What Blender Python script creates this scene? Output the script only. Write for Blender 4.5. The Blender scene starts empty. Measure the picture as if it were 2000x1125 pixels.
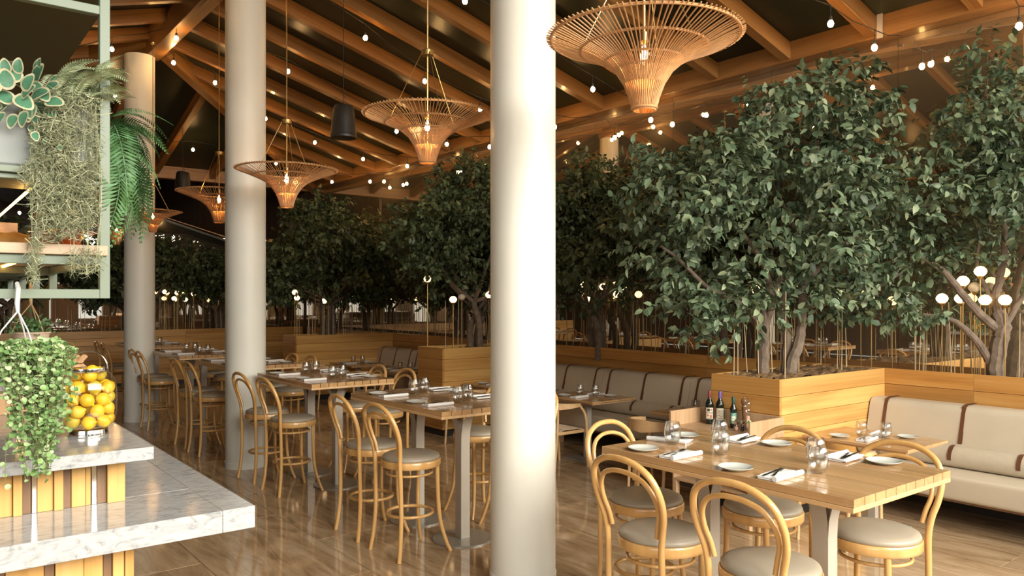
import bpy, math, random
import numpy as np
from mathutils import Vector, Matrix

PI = math.pi
rng = random.Random(7)
nrng = np.random.default_rng(11)
SC = bpy.context.scene
COL = SC.collection
R = math.radians

# ------------------------------------------------------------------ camera, world, daylight, exposure
H = 1.93
TH = R(37.94)
cam_d = bpy.data.cameras.new('camera')
cam = bpy.data.objects.new('camera', cam_d)
COL.objects.link(cam)
cam.location = (0, 0, H)
cam.rotation_euler = (PI / 2, 0, -TH)
cam_d.sensor_width = 36
cam_d.lens = 1519 / 2000 * 36
cam_d.shift_y = 19.5 / 2000
cam_d.clip_start = 0.05
cam_d.clip_end = 200
SC.camera = cam

world = bpy.data.worlds.new('world')
SC.world = world
world.use_nodes = True
bgn = world.node_tree.nodes['Background']
bgn.inputs[0].default_value = (0.98, 0.98, 0.96, 1)
bgn.inputs[1].default_value = 0.8

def area(name, loc, target, sx, sy, power, color):
    d = bpy.data.lights.new(name, 'AREA')
    d.shape = 'RECTANGLE'
    d.size = sx
    d.size_y = sy
    d.energy = power
    d.color = color
    o = bpy.data.objects.new(name, d)
    COL.objects.link(o)
    o.location = loc
    o.rotation_euler = (Vector(target) - Vector(loc)).to_track_quat('-Z', 'Y').to_euler()
    return o

area('daylight_south', (4.8, -7.0, 6.0), (4.6, 6.0, 0.0), 13.0, 5.0, 3500, (1.0, 0.95, 0.845))
area('daylight_southwest', (-7.0, -2.5, 3.4), (4.0, 6.0, 0.4), 8.0, 2.8, 230, (1.0, 0.95, 0.85))

SC.view_settings.view_transform = 'Standard'
SC.view_settings.look = 'None'
SC.view_settings.exposure = 0.35
SC.view_settings.gamma = 1.0
SC.view_settings.use_curve_mapping = False
SC.cycles.use_denoising = True
SC.cycles.max_bounces = 10
SC.cycles.transparent_max_bounces = 24
SC.cycles.sample_clamp_indirect = 6.0

# ------------------------------------------------------------------ materials
def nt(name):
    m = bpy.data.materials.new(name)
    m.use_nodes = True
    t = m.node_tree
    return m, t, t.nodes['Principled BSDF']

def N(t, kind, **kw):
    n = t.nodes.new(kind)
    for k, v in kw.items():
        setattr(n, k, v)
    return n

def ramp(t, stops):
    n = N(t, 'ShaderNodeValToRGB')
    e = n.color_ramp.elements
    while len(e) < len(stops):
        e.new(0.5)
    for i, (p, c) in enumerate(stops):
        e[i].position = p
        e[i].color = (*c, 1)
    return n

def plain(name, col, rough=0.5, metal=0.0, var=0.06, scale=6.0, bump=0.0, bscale=60.0, coat=0.0, sheen=0.0):
    m, t, b = nt(name)
    tc = N(t, 'ShaderNodeTexCoord')
    no = N(t, 'ShaderNodeTexNoise')
    no.inputs['Scale'].default_value = scale
    no.inputs['Detail'].default_value = 4
    t.links.new(tc.outputs['Object'], no.inputs['Vector'])
    lo = tuple(max(0, c * (1 - var)) for c in col)
    hi = tuple(min(1, c * (1 + var)) for c in col)
    r = ramp(t, [(0.3, lo), (0.7, hi)])
    t.links.new(no.outputs['Fac'], r.inputs[0])
    t.links.new(r.outputs[0], b.inputs['Base Color'])
    b.inputs['Roughness'].default_value = rough
    b.inputs['Metallic'].default_value = metal
    if coat:
        b.inputs['Coat Weight'].default_value = coat
        b.inputs['Coat Roughness'].default_value = 0.12
    if bump:
        n2 = N(t, 'ShaderNodeTexNoise')
        n2.inputs['Scale'].default_value = bscale
        n2.inputs['Detail'].default_value = 3
        t.links.new(tc.outputs['Object'], n2.inputs['Vector'])
        bp = N(t, 'ShaderNodeBump')
        bp.inputs['Strength'].default_value = bump
        bp.inputs['Distance'].default_value = 0.01
        t.links.new(n2.outputs['Fac'], bp.inputs['Height'])
        t.links.new(bp.outputs[0], b.inputs['Normal'])
    return m

def wood(name, dark, mid, light, axis='Y', scale=1.0, rough=0.35, coat=0.0, rand=0.25, stretch=0.09, strong=1.0):
    """long grain along an object axis, tone varied from piece to piece"""
    m, t, b = nt(name)
    tc = N(t, 'ShaderNodeTexCoord')
    oi = N(t, 'ShaderNodeObjectInfo')
    add = N(t, 'ShaderNodeVectorMath', operation='ADD')
    mul = N(t, 'ShaderNodeMath', operation='MULTIPLY')
    mul.inputs[1].default_value = 37.0
    t.links.new(oi.outputs['Random'], mul.inputs[0])
    t.links.new(tc.outputs['Object'], add.inputs[0])
    t.links.new(mul.outputs[0], add.inputs[1])
    mp = N(t, 'ShaderNodeMapping')
    s = [scale * 9.0] * 3
    s['XYZ'.index(axis)] = scale * 9.0 * stretch
    mp.inputs['Scale'].default_value = s
    t.links.new(add.outputs[0], mp.inputs['Vector'])
    n1 = N(t, 'ShaderNodeTexNoise')
    n1.inputs['Scale'].default_value = 1.0
    n1.inputs['Detail'].default_value = 5
    n1.inputs['Distortion'].default_value = 1.2
    t.links.new(mp.outputs[0], n1.inputs['Vector'])
    mp2 = N(t, 'ShaderNodeMapping')
    s2 = [scale * 70.0] * 3
    s2['XYZ'.index(axis)] = scale * 70.0 * stretch * 0.35
    mp2.inputs['Scale'].default_value = s2
    t.links.new(add.outputs[0], mp2.inputs['Vector'])
    n2 = N(t, 'ShaderNodeTexNoise')
    n2.inputs['Scale'].default_value = 1.0
    n2.inputs['Detail'].default_value = 3
    t.links.new(mp2.outputs[0], n2.inputs['Vector'])
    mx = N(t, 'ShaderNodeMath', operation='MULTIPLY_ADD')
    mx.inputs[1].default_value = 0.35 * strong
    t.links.new(n2.outputs['Fac'], mx.inputs[0])
    sc = N(t, 'ShaderNodeMath', operation='MULTIPLY')
    sc.inputs[1].default_value = 0.8
    t.links.new(n1.outputs['Fac'], sc.inputs[0])
    t.links.new(sc.outputs[0], mx.inputs[2])
    r = ramp(t, [(0.30, dark), (0.55, mid), (0.80, light)])
    t.links.new(mx.outputs[0], r.inputs[0])
    hsv = N(t, 'ShaderNodeHueSaturation')
    vv = N(t, 'ShaderNodeMath', operation='MULTIPLY_ADD')
    vv.inputs[1].default_value = rand
    vv.inputs[2].default_value = 1.0 - rand * 0.5
    t.links.new(oi.outputs['Random'], vv.inputs[0])
    t.links.new(vv.outputs[0], hsv.inputs['Value'])
    t.links.new(r.outputs[0], hsv.inputs['Color'])
    t.links.new(hsv.outputs[0], b.inputs['Base Color'])
    b.inputs['Roughness'].default_value = rough
    if coat:
        b.inputs['Coat Weight'].default_value = coat
        b.inputs['Coat Roughness'].default_value = 0.08
    bp = N(t, 'ShaderNodeBump')
    bp.inputs['Strength'].default_value = 0.12
    bp.inputs['Distance'].default_value = 0.003
    t.links.new(n2.outputs['Fac'], bp.inputs['Height'])
    t.links.new(bp.outputs[0], b.inputs['Normal'])
    return m

def emit(name, col, strength):
    m = bpy.data.materials.new(name)
    m.use_nodes = True
    t = m.node_tree
    t.nodes.clear()
    e = N(t, 'ShaderNodeEmission')
    e.inputs[0].default_value = (*col, 1)
    e.inputs[1].default_value = strength
    o = N(t, 'ShaderNodeOutputMaterial')
    t.links.new(e.outputs[0], o.inputs[0])
    return m

def thin_glass(name, tint=(1, 1, 1), gloss=0.03, rim=0.55, base=0.06, power=3.0):
    """single thin wall: clear, with reflections that rise towards the rim"""
    m = bpy.data.materials.new(name)
    m.use_nodes = True
    t = m.node_tree
    t.nodes.clear()
    tr = N(t, 'ShaderNodeBsdfTransparent')
    gl = N(t, 'ShaderNodeBsdfGlossy')
    gl.inputs['Roughness'].default_value = gloss
    lw = N(t, 'ShaderNodeLayerWeight')
    lw.inputs['Blend'].default_value = 0.5
    pw = N(t, 'ShaderNodeMath', operation='POWER')
    pw.inputs[1].default_value = power
    t.links.new(lw.outputs['Facing'], pw.inputs[0])
    ma = N(t, 'ShaderNodeMath', operation='MULTIPLY_ADD')
    ma.inputs[1].default_value = rim
    ma.inputs[2].default_value = base
    t.links.new(pw.outputs[0], ma.inputs[0])
    tr.inputs[0].default_value = (*tint, 1)
    mx = N(t, 'ShaderNodeMixShader')
    t.links.new(ma.outputs[0], mx.inputs[0])
    t.links.new(tr.outputs[0], mx.inputs[1])
    t.links.new(gl.outputs[0], mx.inputs[2])
    o = N(t, 'ShaderNodeOutputMaterial')
    t.links.new(mx.outputs[0], o.inputs[0])
    return m

def leafmat(name, stops, rough=0.45, trans=0.15):
    m, t, b = nt(name)
    g = N(t, 'ShaderNodeNewGeometry')
    oi = N(t, 'ShaderNodeObjectInfo')
    ad = N(t, 'ShaderNodeMath', operation='ADD')
    fr = N(t, 'ShaderNodeMath', operation='FRACT')
    t.links.new(g.outputs['Random Per Island'], ad.inputs[0])
    t.links.new(oi.outputs['Random'], ad.inputs[1])
    t.links.new(ad.outputs[0], fr.inputs[0])
    r = ramp(t, stops)
    t.links.new(fr.outputs[0], r.inputs[0])
    t.links.new(r.outputs[0], b.inputs['Base Color'])
    b.inputs['Roughness'].default_value = rough
    b.inputs['Specular IOR Level'].default_value = 0.35
    return m

def marble(name):
    m, t, b = nt(name)
    tc = N(t, 'ShaderNodeTexCoord')
    mp = N(t, 'ShaderNodeMapping')
    mp.inputs['Rotation'].default_value = (0.4, 0.5, 0.75)
    mp.inputs['Scale'].default_value = (1.0, 3.4, 2.4)
    t.links.new(tc.outputs['Object'], mp.inputs['Vector'])
    n1 = N(t, 'ShaderNodeTexNoise')
    n1.inputs['Scale'].default_value = 11.0
    n1.inputs['Detail'].default_value = 9
    n1.inputs['Roughness'].default_value = 0.68
    n1.inputs['Distortion'].default_value = 1.6
    t.links.new(mp.outputs[0], n1.inputs['Vector'])
    r = ramp(t, [(0.30, (0.17, 0.18, 0.19)), (0.42, (0.34, 0.35, 0.355)), (0.52, (0.44, 0.445, 0.44)), (0.7, (0.50, 0.505, 0.50))])
    t.links.new(n1.outputs['Fac'], r.inputs[0])
    t.links.new(r.outputs[0], b.inputs['Base Color'])
    b.inputs['Roughness'].default_value = 0.12
    return m

def stone(name):
    m, t, b = nt(name)
    tc = N(t, 'ShaderNodeTexCoord')
    oi = N(t, 'ShaderNodeObjectInfo')
    mu = N(t, 'ShaderNodeMath', operation='MULTIPLY')
    mu.inputs[1].default_value = 23.0
    t.links.new(oi.outputs['Random'], mu.inputs[0])
    ad = N(t, 'ShaderNodeVectorMath', operation='ADD')
    t.links.new(tc.outputs['Object'], ad.inputs[0])
    t.links.new(mu.outputs[0], ad.inputs[1])
    mp = N(t, 'ShaderNodeMapping')
    mp.inputs['Rotation'].default_value = (0, 0, 0.12)
    mp.inputs['Scale'].default_value = (4.5, 0.9, 3)
    t.links.new(ad.outputs[0], mp.inputs['Vector'])
    n1 = N(t, 'ShaderNodeTexNoise')
    n1.inputs['Scale'].default_value = 1.6
    n1.inputs['Detail'].default_value = 9
    n1.inputs['Roughness'].default_value = 0.66
    n1.inputs['Distortion'].default_value = 1.0
    t.links.new(mp.outputs[0], n1.inputs['Vector'])
    r = ramp(t, [(0.30, (0.20, 0.12, 0.058)), (0.45, (0.36, 0.245, 0.14)), (0.58, (0.46, 0.33, 0.20)), (0.72, (0.55, 0.425, 0.285))])
    t.links.new(n1.outputs['Fac'], r.inputs[0])
    hs = N(t, 'ShaderNodeHueSaturation')
    vv = N(t, 'ShaderNodeMath', operation='MULTIPLY_ADD')
    vv.inputs[1].default_value = 0.16
    vv.inputs[2].default_value = 0.92
    t.links.new(oi.outputs['Random'], vv.inputs[0])
    t.links.new(vv.outputs[0], hs.inputs['Value'])
    t.links.new(r.outputs[0], hs.inputs['Color'])
    t.links.new(hs.outputs[0], b.inputs['Base Color'])
    b.inputs['Roughness'].default_value = 0.075
    b.inputs['Specular IOR Level'].default_value = 0.6
    return m

M = {}
M['beech'] = wood('beech_wood', (0.53, 0.285, 0.092), (0.61, 0.36, 0.13), (0.66, 0.42, 0.17), 'Z', 1.0, 0.28, 0.35, 0.10, 0.10, 0.5)
M['oak'] = wood('oak_tabletop', (0.32, 0.175, 0.07), (0.45, 0.265, 0.118), (0.54, 0.34, 0.17), 'Y', 1.0, 0.20, 0.35, 0.22, 0.05, 1.0)
M['oak_edge'] = wood('oak_underlayer', (0.46, 0.28, 0.12), (0.58, 0.37, 0.18), (0.66, 0.45, 0.24), 'Y', 1.0, 0.35, 0.1, 0.1, 0.06)
M['teak_y'] = wood('planter_board_lengthwise', (0.27, 0.11, 0.022), (0.46, 0.22, 0.055), (0.58, 0.32, 0.10), 'Y', 0.7, 0.33, 0.15, 0.30, 0.06)
M['teak_x'] = wood('planter_board_crosswise', (0.34, 0.155, 0.035), (0.56, 0.30, 0.085), (0.68, 0.41, 0.14), 'X', 0.7, 0.33, 0.15, 0.30, 0.06)
M['pine_x'] = wood('roof_pine_rafter', (0.15, 0.062, 0.016), (0.25, 0.115, 0.032), (0.34, 0.17, 0.055), 'X', 0.8, 0.42, 0.1, 0.25, 0.04)
M['pine_y'] = wood('roof_pine_beam', (0.15, 0.062, 0.016), (0.25, 0.115, 0.032), (0.34, 0.17, 0.055), 'Y', 0.8, 0.42, 0.1, 0.2, 0.04)
M['slat_x'] = wood('soffit_board', (0.28, 0.14, 0.06), (0.42, 0.23, 0.11), (0.52, 0.32, 0.16), 'X', 0.8, 0.4, 0.1, 0.3, 0.05)
M['cab'] = wood('pale_oak_cabinet', (0.36, 0.21, 0.11), (0.47, 0.30, 0.165), (0.55, 0.37, 0.22), 'Z', 1.2, 0.4, 0.0, 0.08, 0.06)
M['bar_light'] = wood('bar_slat_honey', (0.52, 0.27, 0.07), (0.64, 0.37, 0.115), (0.72, 0.45, 0.17), 'Z', 0.9, 0.38, 0.1, 0.15, 0.06)
M['bar_dark'] = wood('bar_slat_walnut', (0.15, 0.08, 0.04), (0.22, 0.125, 0.065), (0.28, 0.165, 0.09), 'Z', 0.9, 0.38, 0.1, 0.15, 0.06)
M['shelf'] = wood('pale_ash_shelf', (0.36, 0.25, 0.155), (0.44, 0.31, 0.20), (0.50, 0.37, 0.25), 'X', 1.0, 0.45, 0.0, 0.05, 0.05)
M['brownwall'] = wood('dark_wall_panelling', (0.055, 0.028, 0.013), (0.10, 0.05, 0.022), (0.15, 0.08, 0.035), 'Z', 0.7, 0.5, 0.0, 0.2, 0.05)
M['amberwood'] = wood('amber_back_panel', (0.30, 0.13, 0.03), (0.45, 0.20, 0.05), (0.55, 0.28, 0.08), 'Y', 0.7, 0.4, 0.0, 0.1, 0.05)
M['seat'] = plain('grey_brown_leather', (0.32, 0.28, 0.215), 0.42, 0, 0.05, 5, 0.06, 160)
M['bench'] = plain('cream_leather', (0.54, 0.465, 0.355), 0.40, 0, 0.05, 3, 0.08, 90)
M['bolster'] = plain('bolster_linen', (0.47, 0.40, 0.30), 0.75, 0, 0.05, 20, 0.1, 200)
M['strap'] = plain('brown_leather_strap', (0.12, 0.045, 0.02), 0.45, 0, 0.1)
M['steel'] = plain('taupe_painted_steel', (0.42, 0.38, 0.32), 0.36, 0.1, 0.03)
M['disc'] = plain('brushed_base_plate', (0.33, 0.31, 0.27), 0.30, 0.35, 0.05)
M['plaster'] = plain('column_plaster', (0.70, 0.69, 0.62), 0.42, 0, 0.025, 2.0, 0.03, 30)
M['marble'] = marble('white_veined_marble')
M['stone'] = stone('polished_brown_travertine')
M['grout'] = plain('floor_joint', (0.12, 0.075, 0.04), 0.6)
M['green'] = plain('sage_green_metal', (0.155, 0.195, 0.14), 0.45, 0.0, 0.03)
M['concrete'] = plain('grey_concrete_trough', (0.27, 0.29, 0.28), 0.8, 0, 0.12, 5, 0.15, 30)
M['chrome'] = plain('chrome', (0.72, 0.72, 0.70), 0.12, 1.0, 0.02)
M['black'] = plain('black_speaker_plastic', (0.012, 0.011, 0.010), 0.45, 0, 0.05)
M['wire'] = plain('black_cable', (0.012, 0.010, 0.008), 0.6)
M['brass'] = plain('aged_brass', (0.50, 0.33, 0.13), 0.32, 0.9, 0.08)
M['cane'] = plain('gold_reed', (0.55, 0.43, 0.25), 0.45, 0.1, 0.08)
M['rattan'] = plain('rattan_cane', (0.50, 0.265, 0.11), 0.55, 0, 0.15, 30)
M['ceramic'] = plain('pale_glazed_ceramic', (0.54, 0.56, 0.52), 0.15, 0, 0.02)
M['linen'] = plain('white_linen', (0.70, 0.695, 0.68), 0.85, 0, 0.02, 40, 0.1, 300)
M['cutlery'] = plain('dark_cutlery_steel', (0.22, 0.21, 0.20), 0.18, 1.0, 0.02)
M['lemon'] = plain('lemon_skin', (0.80, 0.49, 0.025), 0.42, 0, 0.14, 9, 0.15, 120)
M['lemon_green'] = plain('greenish_lemon_skin', (0.55, 0.40, 0.03), 0.42, 0, 0.18, 9, 0.15, 120)
M['bark'] = plain('grey_brown_bark', (0.16, 0.118, 0.085), 0.85, 0, 0.3, 14, 0.5, 40)
M['soil'] = plain('bark_mulch', (0.24, 0.14, 0.06), 0.95, 0, 0.5, 25, 0.8, 50)
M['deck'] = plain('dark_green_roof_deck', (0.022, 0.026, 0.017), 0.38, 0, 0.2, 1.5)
M['soffit'] = plain('olive_soffit', (0.085, 0.085, 0.030), 0.5, 0, 0.1, 1)
M['white'] = plain('white_plastic', (0.60, 0.60, 0.585), 0.4, 0, 0.02)
M['beige'] = plain('beige_pot', (0.50, 0.38, 0.28), 0.6, 0, 0.05)
M['paper'] = plain('kraft_paper', (0.48, 0.29, 0.15), 0.8, 0, 0.08, 8, 0.2, 25)
M['bread'] = plain('golden_crust', (0.50, 0.26, 0.06), 0.6, 0, 0.25, 14, 0.3, 40)
M['bottle'] = plain('dark_bottle_glass', (0.010, 0.014, 0.010), 0.06, 0, 0.1)
M['cap_red'] = plain('wine_red_capsule', (0.20, 0.025, 0.035), 0.4)
M['cap_violet'] = plain('violet_capsule', (0.12, 0.07, 0.30), 0.4)
M['cap_green'] = plain('dark_green_capsule', (0.015, 0.07, 0.05), 0.4)
M['label'] = plain('cream_label', (0.70, 0.66, 0.52), 0.7, 0, 0.06, 40)
M['label_green'] = plain('green_label', (0.10, 0.26, 0.19), 0.6, 0, 0.1, 40)
M['ink'] = plain('label_ink', (0.04, 0.035, 0.03), 0.7)
M['ink_red'] = plain('label_red_ink', (0.55, 0.19, 0.11), 0.7)
M['millwood'] = wood('mill_dark_wood', (0.09, 0.04, 0.018), (0.16, 0.075, 0.035), (0.24, 0.12, 0.055), 'Z', 2, 0.25, 0.3, 0.1, 0.08)
M['salt'] = plain('pink_salt', (0.70, 0.40, 0.28), 0.6, 0, 0.3, 80)
M['woven'] = plain('woven_cord', (0.40, 0.29, 0.19), 0.8, 0, 0.2, 80, 0.6, 90)
M['dark'] = plain('dark_plinth', (0.02, 0.017, 0.014), 0.5)
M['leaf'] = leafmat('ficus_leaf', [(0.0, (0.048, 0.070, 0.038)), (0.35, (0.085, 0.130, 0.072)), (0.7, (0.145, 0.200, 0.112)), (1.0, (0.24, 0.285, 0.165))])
M['leaf_shade'] = leafmat('shaded_ficus_leaf', [(0.0, (0.034, 0.050, 0.022)), (0.5, (0.065, 0.092, 0.040)), (1.0, (0.125, 0.155, 0.072))])  # same ficus leaf, the shade on the back trees put into a darker colour
M['trail'] = leafmat('round_trailing_leaf', [(0.0, (0.09, 0.20, 0.055)), (0.4, (0.21, 0.35, 0.12)), (0.8, (0.35, 0.47, 0.22)), (1.0, (0.46, 0.55, 0.34))])
M['moss'] = leafmat('grey_green_moss', [(0.0, (0.13, 0.15, 0.08)), (0.5, (0.27, 0.29, 0.17)), (1.0, (0.46, 0.46, 0.30))], 0.8)
M['fern'] = leafmat('green_fern', [(0.0, (0.045, 0.11, 0.03)), (0.5, (0.08, 0.18, 0.06)), (1.0, (0.12, 0.25, 0.12))], 0.5)
M['paleFern'] = leafmat('pale_fern', [(0.0, (0.26, 0.31, 0.17)), (0.5, (0.36, 0.42, 0.24)), (1.0, (0.48, 0.52, 0.33))], 0.6)
M['varie'] = plain('green_leaf_blade', (0.075, 0.20, 0.115), 0.35, 0, 0.35, 25)
M['varie_rim'] = plain('cream_leaf_margin', (0.45, 0.42, 0.27), 0.45, 0, 0.1)
M['stem'] = plain('green_stem', (0.16, 0.15, 0.06), 0.6)
M['bulb'] = emit('string_bulb_glow', (1.0, 0.56, 0.20), 155.0)
M['filament'] = emit('pendant_bulb_glow', (1.0, 0.52, 0.17), 420.0)
M['globe'] = emit('globe_lamp_glow', (1.0, 0.66, 0.32), 2.8)
M['globe_off'] = plain('frosted_globe', (0.62, 0.55, 0.42), 0.4)
M['led'] = emit('led_strip_glow', (1.0, 0.50, 0.13), 12.0)
M['glass'] = thin_glass('clear_tumbler_glass')
M['jarglass'] = thin_glass('jar_glass', (0.97, 0.98, 0.98), 0.02, 0.75, 0.07, 2.4)
M['amberglass'] = thin_glass('amber_glass', (0.75, 0.38, 0.10), 0.05, 0.4)
m_, t_, b_ = nt('mirror_glass')
b_.inputs['Base Color'].default_value = (0.80, 0.74, 0.64, 1)
b_.inputs['Metallic'].default_value = 1.0
b_.inputs['Roughness'].default_value = 0.015
mh_ = N(t_, 'ShaderNodeBsdfDiffuse'); mh_.inputs[0].default_value = (0.62, 0.52, 0.36, 1)
mxx_ = N(t_, 'ShaderNodeMixShader'); mxx_.inputs[0].default_value = 0.08
t_.links.new(b_.outputs[0], mxx_.inputs[1]); t_.links.new(mh_.outputs[0], mxx_.inputs[2])
t_.links.new(mxx_.outputs[0], t_.nodes['Material Output'].inputs[0])
M['mirror'] = m_

# ------------------------------------------------------------------ mesh builder
class MB:
    def __init__(s):
        s.v = []
        s.f = []
        s.mi = []
        s.cur = 0

    def add(s, vs, fs):
        o = len(s.v)
        s.v.extend([tuple(p) for p in vs])
        s.f.extend([tuple(i + o for i in f) for f in fs])
        s.mi.extend([s.cur] * len(fs))

    def box(s, x0, y0, z0, x1, y1, z1, bev=0.0):
        if bev <= 0:
            vs = [(x, y, z) for z in (z0, z1) for y in (y0, y1) for x in (x0, x1)]
            s.add(vs, [(0, 2, 3, 1), (4, 5, 7, 6), (0, 1, 5, 4), (2, 6, 7, 3), (0, 4, 6, 2), (1, 3, 7, 5)])
            return
        b = min(bev, (x1 - x0) / 2.01, (y1 - y0) / 2.01, (z1 - z0) / 2.01)
        vs = []
        for z in (z0, z1):
            zz = b if z == z0 else -b
            for y in (y0, y1):
                yy = b if y == y0 else -b
                for x in (x0, x1):
                    xx = b if x == x0 else -b
                    vs += [(x, y + yy, z + zz), (x + xx, y, z + zz), (x + xx, y + yy, z)]
        def c(i, a):
            return i * 3 + a
        F = []
        F += [(c(0, 2), c(2, 2), c(3, 2), c(1, 2)), (c(4, 2), c(5, 2), c(7, 2), c(6, 2))]
        F += [(c(0, 1), c(1, 1), c(5, 1), c(4, 1)), (c(2, 1), c(6, 1), c(7, 1), c(3, 1))]
        F += [(c(0, 0), c(4, 0), c(6, 0), c(2, 0)), (c(1, 0), c(3, 0), c(7, 0), c(5, 0))]
        for a, bb in ((0, 1), (2, 3), (4, 5), (6, 7)):
            F.append((c(a, 1), c(a, 2), c(bb, 2), c(bb, 1)) if a in (0, 6) else (c(a, 1), c(bb, 1), c(bb, 2), c(a, 2)))
        for a, bb in ((0, 2), (1, 3), (4, 6), (5, 7)):
            F.append((c(a, 0), c(bb, 0), c(bb, 2), c(a, 2)))
        for a, bb in ((0, 4), (1, 5), (2, 6), (3, 7)):
            F.append((c(a, 0), c(a, 1), c(bb, 1), c(bb, 0)))
        for i in range(8):
            F.append((c(i, 0), c(i, 1), c(i, 2)))
        s.add(vs, F)

    def tube(s, pts, r, n=8, closed=False, cap=True, flat=None):
        P = [Vector(p) for p in pts]
        k = len(P)
        rr = r if isinstance(r, (list, tuple)) else [r] * k
        up = Vector((0, 0, 1))
        T = []
        for i in range(k):
            if closed:
                d = P[(i + 1) % k] - P[i - 1]
            else:
                d = P[min(i + 1, k - 1)] - P[max(i - 1, 0)]
            T.append(d.normalized() if d.length > 1e-9 else up)
        a = T[0].orthogonal().normalized() if flat is None else (flat - flat.dot(T[0]) * T[0]).normalized()
        vs = []
        for i in range(k):
            a = (a - a.dot(T[i]) * T[i])
            a = a.normalized() if a.length > 1e-6 else T[i].orthogonal().normalized()
            b = T[i].cross(a)
            for j in range(n):
                t = 2 * PI * j / n
                vs.append(P[i] + rr[i] * (math.cos(t) * a + math.sin(t) * b))
        fs = []
        for i in range(k if closed else k - 1):
            i2 = (i + 1) % k
            for j in range(n):
                j2 = (j + 1) % n
                fs.append((i * n + j, i * n + j2, i2 * n + j2, i2 * n + j))
        if cap and not closed:
            fs.append(tuple(range(n - 1, -1, -1)))
            fs.append(tuple((k - 1) * n + j for j in range(n)))
        s.add(vs, fs)

    def ring(s, c, rad, r, n=28, m=8, axis='Z', sq=1.0):
        pts = []
        for i in range(n):
            t = 2 * PI * i / n
            a, b = rad * math.cos(t), rad * math.sin(t) * sq
            pts.append((c[0] + a, c[1] + b, c[2]) if axis == 'Z' else ((c[0], c[1] + a, c[2] + b) if axis == 'X' else (c[0] + a, c[1], c[2] + b)))
        s.tube(pts, r, m, closed=True)

    def lathe(s, prof, n=24, c=(0, 0, 0), cap0=True, cap1=True):
        vs, fs = [], []
        for (r, z) in prof:
            for j in range(n):
                t = 2 * PI * j / n
                vs.append((c[0] + r * math.cos(t), c[1] + r * math.sin(t), c[2] + z))
        k = len(prof)
        for i in range(k - 1):
            for j in range(n):
                j2 = (j + 1) % n
                fs.append((i * n + j, i * n + j2, (i + 1) * n + j2, (i + 1) * n + j))
        if cap0 and prof[0][0] > 1e-5:
            fs.append(tuple(range(n - 1, -1, -1)))
        if cap1 and prof[-1][0] > 1e-5:
            fs.append(tuple((k - 1) * n + j for j in range(n)))
        s.add(vs, fs)

    def prism(s, poly, a0, a1, axis='Y'):
        """polygon in the two other axes, extruded along axis"""
        n = len(poly)
        vs = []
        for a in (a0, a1):
            for (p, q) in poly:
                vs.append({'Y': (p, a, q), 'X': (a, p, q), 'Z': (p, q, a)}[axis])
        fs = [tuple(range(n)), tuple(range(2 * n - 1, n - 1, -1))]
        for i in range(n):
            j = (i + 1) % n
            fs.append((i, i + n, j + n, j))
        s.add(vs, fs)

    def mesh(s, name, mats, smooth=True, ang=38):
        me = bpy.data.meshes.new(name)
        me.from_pydata(s.v, [], s.f)
        for m in (mats if isinstance(mats, (list, tuple)) else [mats]):
            me.materials.append(m)
        if len(set(s.mi)) > 1:
            me.polygons.foreach_set('material_index', s.mi)
        fix_normals(me)
        if smooth:
            me.polygons.foreach_set('use_smooth', [True] * len(me.polygons))
            try:
                me.set_sharp_from_angle(angle=R(ang))
            except Exception:
                pass
        me.update()
        return me

import bmesh
def fix_normals(me):
    bm = bmesh.new()
    bm.from_mesh(me)
    bmesh.ops.recalc_face_normals(bm, faces=bm.faces)
    bm.to_mesh(me)
    bm.free()

def npmesh(name, V, F, mat):
    """fast mesh from numpy: V (n,3), F (m,k) equal-size faces"""
    me = bpy.data.meshes.new(name)
    k = F.shape[1]
    me.vertices.add(len(V))
    me.vertices.foreach_set('co', np.ascontiguousarray(V, dtype=np.float32).ravel())
    me.loops.add(F.size)
    me.loops.foreach_set('vertex_index', np.ascontiguousarray(F, dtype=np.int32).ravel())
    me.polygons.add(len(F))
    me.polygons.foreach_set('loop_start', np.arange(0, F.size, k, dtype=np.int32))
    me.materials.append(mat)
    me.update(calc_edges=True)
    me.validate()
    return me

def tag(o, label=None, cat=None, group=None, kind=None):
    if label:
        o['label'] = label
    if cat:
        o['category'] = cat
    if group:
        o['group'] = group
    if kind:
        o['kind'] = kind
    return o

def ob(name, me, parent=None, loc=(0, 0, 0), rot=(0, 0, 0), scale=(1, 1, 1)):
    o = bpy.data.objects.new(name, me)
    COL.objects.link(o)
    if parent is not None:
        o.parent = parent
    o.location = loc
    o.rotation_euler = rot
    o.scale = scale
    return o

def thing(name, label, cat, loc=(0, 0, 0), rz=0, group=None):
    return tag(ob(name, None, None, loc, (0, 0, rz)), label, cat, group)

KIDS = {}
def kids(o):
    return [c for c in bpy.data.objects if c.parent == o]

def dup(root, tree, loc, rz=None, label=None, group=None):
    """copy of a thing with its parts and sub-parts; tree is [(part, [subparts])]"""
    c = root.copy()
    COL.objects.link(c)
    c.location = loc
    if rz is not None:
        c.rotation_euler = (0, 0, rz)
    if label:
        c['label'] = label
    if group:
        c['group'] = group
    for p, subs in tree:
        q = p.copy()
        COL.objects.link(q)
        q.parent = c
        for u in subs:
            w = u.copy()
            COL.objects.link(w)
            w.parent = q
    return c

def boxme(name, dims, mat, bev=0.0):
    b = MB()
    x, y, z = dims
    b.box(-x / 2, -y / 2, -z / 2, x / 2, y / 2, z / 2, bev)
    return b.mesh(name, mat, smooth=False)

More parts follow.
